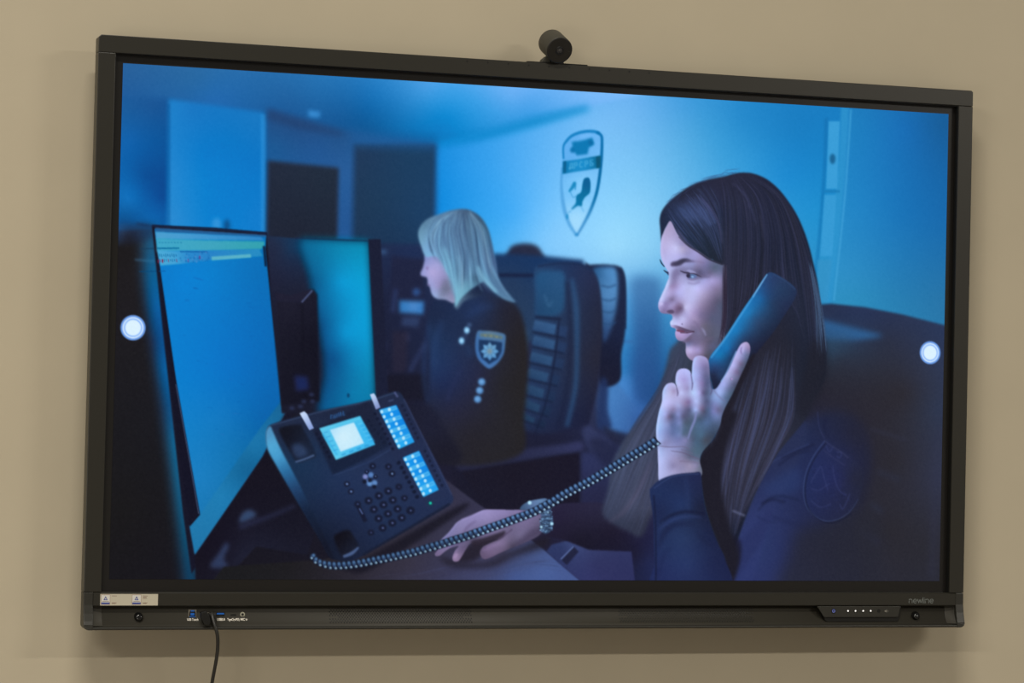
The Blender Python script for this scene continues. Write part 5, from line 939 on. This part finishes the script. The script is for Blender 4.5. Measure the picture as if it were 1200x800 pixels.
# lettering drawn as strokes
def strokes(lines, w, ox, oz, s, p, skew=0.):
    bits = []
    for ln in lines:
        q = np.array(ln, float) * s; t = np.gradient(q, axis=0) if len(q) > 2 else np.repeat([q[1] - q[0]], 2, 0)
        t = t / (np.linalg.norm(t, axis=1)[:, None] + 1e-9); nn = np.c_[-t[:, 1], t[:, 0]] * w / 2
        V = [W(ox + a[0], p, oz + a[1]) for a in q + nn] + [W(ox + a[0], p, oz + a[1]) for a in q - nn]; m = len(q)
        bits.append((V, [(i, i + 1, m + i + 1, m + i) for i in range(m - 1)]))
    return merge(bits)
def arc(cx, cy, r, a0, a1, n=14): return [(cx + r * math.cos(math.radians(a0 + (a1 - a0) * i / n)), cy + r * math.sin(math.radians(a0 + (a1 - a0) * i / n))) for i in range(n + 1)]
L_n = lambda x: [[(x, 0), (x, 1)], [(x, .55)] + arc(x + .42, .55, .42, 180, 0) + [(x + .84, 0)]]
L_e = lambda x: [[(x + .06, .5), (x + .94, .5)] , arc(x + .5, .5, .46, 0, 318, 24)]
L_w = lambda x: [[(x, 1), (x + .3, .02)], [(x + .3, .02), (x + .6, .96)], [(x + .6, .96), (x + .9, .02)], [(x + .9, .02), (x + 1.2, 1)]]
lines = L_n(0) + L_e(1.12) + L_w(2.28) + [[(3.72, 0), (3.72, 1.42)]] + [[(4.04, 0), (4.04, 1)], [(4.04, 1.2), (4.04, 1.34)]] + L_n(4.38) + L_e(5.5)
X, Z = on(.8725, -.5832, F + .0004)
P('brand_lettering', *strokes(lines, .00125, X, Z, .0094, F + .0004), M_LOGO, label='newline lettering in thin grey letters')
def text(name, body, x, z, size, width, p, m, parent_list, slope=0.):
    cu = bpy.data.curves.new(name, 'FONT'); cu.body = body; cu.size = size; cu.align_x = 'CENTER'; cu.align_y = 'CENTER'; cu.offset = size * .022
    t = bpy.data.objects.new(name, cu); COL.objects.link(t); bpy.context.view_layer.update()
    me = bpy.data.meshes.new_from_object(t.evaluated_get(bpy.context.evaluated_depsgraph_get())); bpy.data.objects.remove(t); bpy.data.curves.remove(cu)
    xs = [v.co.x for v in me.vertices]; kx = width / (max(xs) - min(xs)); ox = (max(xs) + min(xs)) / 2
    for v in me.vertices: v.co = W(x + (v.co.x - ox) * kx, p + slope * v.co.y, z + v.co.y)
    me.name = name; me.materials.clear(); me.materials.append(m); o = bpy.data.objects.new(name, me); COL.objects.link(o); parent_list.append(o); return o
# connectors in the tray and their captions
SL = -.55
def tp(z): return tray_p(z) + .0006
def port(name, cx, cz, bits, label=None):
    o = P(name, *bits[0][0], bits[0][1], label=label); kids = [obj(n, *b, m) for n, b, m in bits[1:]]; adopt(kids, o); return o
cx, cz = -.7730, -.6035; q = tp(cz) + .0016
port('usb_port', cx, cz, [(plate([(cx - .0085, cz - .0085), (cx - .0085, cz + .0080), (cx + .0085, cz + .0080), (cx + .0085, cz - .0085)], q - .006, q), M_STEEL),
     ('cavity', plate([(cx - .0068, cz - .0072), (cx - .0068, cz + .0018), (cx - .0045, cz + .0070), (cx + .0045, cz + .0070), (cx + .0068, cz + .0018), (cx + .0068, cz - .0072)], q - .004, q + .0003), M_BLACK),
     ('tongue', merge([plate([(cx - .0040, cz - .0042), (cx - .0040, cz + .0008), (cx + .0040, cz + .0008), (cx + .0040, cz - .0042)], q, q + .0008), plate([(cx - .0062, cz - .0078), (cx - .0062, cz - .0062), (cx + .0062, cz - .0062), (cx + .0062, cz - .0078)], q, q + .0008), plate([(cx - .0038, cz + .0040), (cx - .0038, cz + .0068), (cx + .0038, cz + .0068), (cx + .0038, cz + .0040)], q, q + .0008)]), M_BLUE)], 'square blue USB socket')
cx, cz = -.7140, -.6052; q = tp(cz) + .0012
port('usb_port', cx, cz, [(plate([(cx - .0086, cz - .0042), (cx - .0086, cz + .0034), (cx + .0086, cz + .0034), (cx + .0086, cz - .0042)], q - .006, q), M_BLACK),
     ('tongue', plate([(cx - .0076, cz - .0004), (cx - .0076, cz + .0026), (cx + .0076, cz + .0026), (cx + .0076, cz - .0004)], q, q + .0006), M_BLUE)], 'flat blue USB socket')
cx, cz = -.7480 + .0035, -.6050
port('usb_port', cx, cz, [(plate([(cx - .004, cz - .0035), (cx - .004, cz + .0035), (cx + .014, cz + .0035), (cx + .014, cz - .0035)], tp(cz) - .004, tp(cz) + .001), M_STEEL)], 'bare metal USB socket')
cx, cz = -.6863, -.6070; q = tp(cz)
port('usb_port', cx, cz, [(plate([(cx - .0045 + .0016 * math.cos(a) * (1 if abs(a) <= math.pi / 2 else 1) + (.009 if math.cos(a) > 0 else 0), cz + .0016 * math.sin(a)) for a in [math.pi * 2 * k / 16 for k in range(16)]], q - .004, q + .0003), M_BLACK)], 'small oval black socket')
cx, cz = -.6668, -.6058; q = tp(cz) + .0008
port('audio_jack', cx, cz, [(plate(circle(cx, cz, .0052), q - .005, q), mat('pale_jack_ring', (.35, .34, .26), .4)), ('jack_hole', plate(circle(cx, cz, .0026), q - .003, q + .0005), M_BLACK)])
for body, x, wd in (('USB Touch', -.7728, .0235), ('USB3.0', -.7130, .0165), ('TypeC(w/PD)', -.6870, .0255), ('MIC in', -.6645, .0145)):
    text('port_caption', body, x, -.6160, .0066, wd, tray_p(-.616) + .0012, M_WHITE, parts, SL)
# paper label stuck on the bottom bar
q = F + .0003
M_PAPER = mat('cream_label_paper', (.53, .49, .38), .6); M_BADGE = mat('white_label_print', (.66, .65, .60), .6); M_RIM = mat('red_brown_label_print', (.30, .16, .13), .6); M_NAVY = mat('blue_label_print', (.045, .075, .30), .6); M_TINY = mat('brown_label_print', (.26, .18, .14), .6)
x0, x1, z0, z1 = -.9672, -.8478, -.5862, -.5626
lb = P('certification_label', *plate([(x0, z0), (x0, z1), (x1, z1), (x1, z0)], F - .0004, q), M_PAPER, label='cream sticker with two blue triangle marks')
kids = []
for bx in (x0 + .0015, x0 + .0655):
    kids.append(obj('mark_rim', *plate([(bx, z0 + .0020), (bx, z1 - .0015), (bx + .0190, z1 - .0015), (bx + .0190, z0 + .0020)], q, q + .0001), M_RIM))
    kids.append(obj('mark', *plate([(bx + .0007, z0 + .0027), (bx + .0007, z1 - .0022), (bx + .0183, z1 - .0022), (bx + .0183, z0 + .0027)], q, q + .0002), M_BADGE))
    kids.append(obj('mark_band', *plate([(bx + .0009, z0 + .0028), (bx + .0009, z0 + .0064), (bx + .0181, z0 + .0064), (bx + .0181, z0 + .0028)], q, q + .0003), M_NAVY))
    tx, tz = bx + .0095, z0 + .0118
    tri = [(tx - .0044, tz - .0008), (tx + .0044, tz - .0008), (tx, tz + .0075)]; ti = [(tx - .0018, tz + .0008), (tx + .0018, tz + .0008), (tx, tz + .0042)]
    V = [W(a, q + .0003, b) for a, b in tri + ti]; kids.append(obj('triangle_mark', V, [(0, 1, 4, 3), (1, 2, 5, 4), (2, 0, 3, 5)], M_NAVY))
    kids.append(obj('mark_caption', *merge([plate([(tx - .007, z0 + .0080), (tx - .007, z0 + .0090), (tx + .007, z0 + .0090), (tx + .007, z0 + .0080)], q, q + .0003)]), M_TINY))
    for dz, w in ((.0195, .010), (.0055, .0098), (.0040, .008)):
        kids.append(obj('fine_print', *plate([(bx + .0225, z0 + dz - .0006), (bx + .0225, z0 + dz + .0006), (bx + .0225 + w, z0 + dz + .0006), (bx + .0225 + w, z0 + dz - .0006)], q, q + .0001), M_TINY))
for dz, w in ((.0170, .0075), (.0148, .0085)):
    kids.append(obj('fine_print', *plate([(x0 + .088, z0 + dz - .0006), (x0 + .088, z0 + dz + .0006), (x0 + .088 + w, z0 + dz + .0006), (x0 + .088 + w, z0 + dz - .0006)], q, q + .0001), M_TINY))
adopt(kids, lb)
adopt(parts, disp)

# ---------------------------------------------------------------- USB cable hanging from the tray
M_RUBBER = mat('black_rubber', (.016, .015, .012), .42, 0, .5)
def tube(path, r, n=12, closed_ends=True):
    q = np.array(path, float); pts = spline3(q); V, Fc = [], []
    t = np.gradient(pts, axis=0); t /= np.linalg.norm(t, axis=1)[:, None]; up = np.array([1., 0, 0])
    for i, (c, d) in enumerate(zip(pts, t)):
        a = np.cross(d, up); 
        if np.linalg.norm(a) < .2: a = np.cross(d, [0, 0, 1.])
        a /= np.linalg.norm(a); b = np.cross(d, a); rr = r if np.isscalar(r) else np.interp(i / (len(pts) - 1), np.linspace(0, 1, len(r)), r)
        V += [tuple(c + rr * (a * math.cos(2 * math.pi * k / n) + b * math.sin(2 * math.pi * k / n))) for k in range(n)]
    for i in range(len(pts) - 1):
        for k in range(n): Fc.append((i * n + k, i * n + (k + 1) % n, (i + 1) * n + (k + 1) % n, (i + 1) * n + k))
    if closed_ends: Fc += [tuple(range(n - 1, -1, -1)), tuple(range(len(V) - n, len(V)))]
    return V, Fc
def spline3(q, n=8):
    out = []; N = len(q)
    for i in range(N - 1):
        a, b, c, d = q[max(i - 1, 0)], q[i], q[i + 1], q[min(i + 2, N - 1)]
        for t in np.linspace(0, 1, n, endpoint=False): out.append(.5 * (2 * b + (c - a) * t + (2 * a - 5 * b + 4 * c - d) * t * t + (3 * b - a - 3 * c + d) * t ** 3))
    out.append(q[-1]); return np.array(out)
cab = empty('usb_cable', W(-.745, .02, -.75))
tag(cab, 'black cable plugged into the display and hanging down the wall', 'cable')
kids = [obj('plug', *plate([(-.7610, -.5990), (-.7500, -.5965), (-.7420, -.6040), (-.7385, -.6200), (-.7420, -.6275), (-.7520, -.6265), (-.7600, -.6120)], .0182, .0330), M_BLACK, bevel=.003, seg=3),
        obj('plug', *plate([(-.7400, -.6100), (-.7420, -.6020), (-.7350, -.6000), (-.7270, -.6020), (-.7265, -.6120), (-.7320, -.6160)], .0110, .0230), M_RUBBER, bevel=.003, seg=3),
        obj('connector', *plate([(-.7545, -.6060), (-.7545, -.6005), (-.7425, -.6005), (-.7425, -.6060)], .0060, .0190), M_STEEL),
        obj('cable', *tube([W(-.7345, .018, -.605), W(-.7335, .025, -.6140), W(-.7300, .032, -.6280), W(-.7245, .033, -.6480), W(-.7225, .028, -.6750), W(-.7245, .022, -.7050), W(-.7285, .014, -.7400), W(-.7330, .004, -.7900), W(-.738, -.01, -.86), W(-.742, -.03, -.95), W(-.74, -.05, -1.06), W(-.735, -.07, -1.2), W(-.735, -.078, -1.5), W(-.735, -.078, -1.59)], .0038), M_RUBBER, smooth=True),
        obj('strain_relief', *tube([W(-.7350, .0165, -.603), W(-.7340, .023, -.6110), W(-.7318, .029, -.6215)], [.0052, .0050, .0042]), M_RUBBER, smooth=True)]
adopt(kids, cab)

# ---------------------------------------------------------------- web camera standing on the top bar
M_CAM = mat('grey_green_camera_shell', (.055, .053, .043), .55, 0, .35, bump=.05, scale=900); M_FACE = mat('dark_camera_face', (.012, .011, .009), .35, 0, .4); M_LENS = mat('lens_glass', (.02, .02, .024), .08, 0, .8)
R_, L_ = .0292, .066; tilt = math.radians(23)
axis = np.array([0, math.cos(tilt), math.sin(tilt)])                       # from the face to the back, rising
fc = np.array(W(-.0065, .036, .6145)); e1 = np.array([1., 0, 0]); e2 = np.cross(axis, e1) * -1; e2 = e2 if e2[2] > 0 else -e2
wc = empty('web_camera', W(-.005, -.005, TOP)); tag(wc, 'small dark cylindrical web camera on top of the display', 'camera')
def lathe(prof, n=40, c=None, cap0=True, cap1=True):
    """prof: (distance behind the face, radius)"""
    V, Fc = [], []
    for d, r in prof: V += [tuple(fc + axis * d + r * (e1 * math.cos(2 * math.pi * k / n) + e2 * math.sin(2 * math.pi * k / n))) for k in range(n)]
    for i in range(len(prof) - 1):
        for k in range(n): Fc.append((i * n + k, i * n + (k + 1) % n, (i + 1) * n + (k + 1) % n, (i + 1) * n + k))
    if cap0: Fc.append(tuple(range(n)))
    if cap1: Fc.append(tuple(range(len(V) - n, len(V))))
    return V, Fc
def shade(o):
    for p in o.data.polygons: p.use_smooth = len(p.vertices) == 4
    return o
kids = [shade(obj('camera_body', *lathe([(.0006, R_ * .985), (.0016, R_), (L_ * .5, R_), (L_ - .003, R_), (L_ - .0008, R_ * .97), (L_, R_ * .90)]), M_CAM)),
        shade(obj('camera_face', *lathe([(-.0004, R_ * .90), (0, R_ * .965), (.0012, R_ * .985)]), M_FACE)),
        shade(obj('lens_ring', *lathe([(-.0016, .0066), (-.0022, .0078), (-.0016, .0090), (.0004, .0094)], cap0=False, cap1=False), M_BLACK)),
        shade(obj('lens', *lathe([(-.0014, .0008), (-.0012, .0040), (-.0004, .0070)], n=24, cap1=False), M_LENS)),
        shade(obj('lens_core', *lathe([(-.0020, .0010), (-.0019, .0024), (-.0015, .0028)], n=20, cap1=False), mat('lens_grey', (.05, .048, .045), .3))),
        obj('status_light', *lathe([(-.0008, .0007)], n=8, cap1=False), mat('status_dot', (.10, .09, .06), .4)),
        obj('neck', *box(W(-.018, 0, 0)[0], W(.012, 0, 0)[0], GY + .012, GY - .014, GZ + TOP, GZ + TOP + .016), M_BLACK, bevel=.003),
        obj('hinge', *plate([(-.0385, TOP + .0025), (-.0365, TOP + .0085), (-.027, TOP + .0165), (-.018, TOP + .017), (-.018, TOP + .0025)], -.008, .010), M_CAM, bevel=.0015),
        obj('mounting_plate', *plate([(-.072, TOP), (-.072, TOP + .0022), (.066, TOP + .0022), (.066, TOP)], -.018, .0145), M_BLACK, bevel=.0006)]
sl = kids[5]
for v in sl.data.vertices: v.co += Vector(e1 * .0215 + e2 * -.001)
adopt(kids, wc)
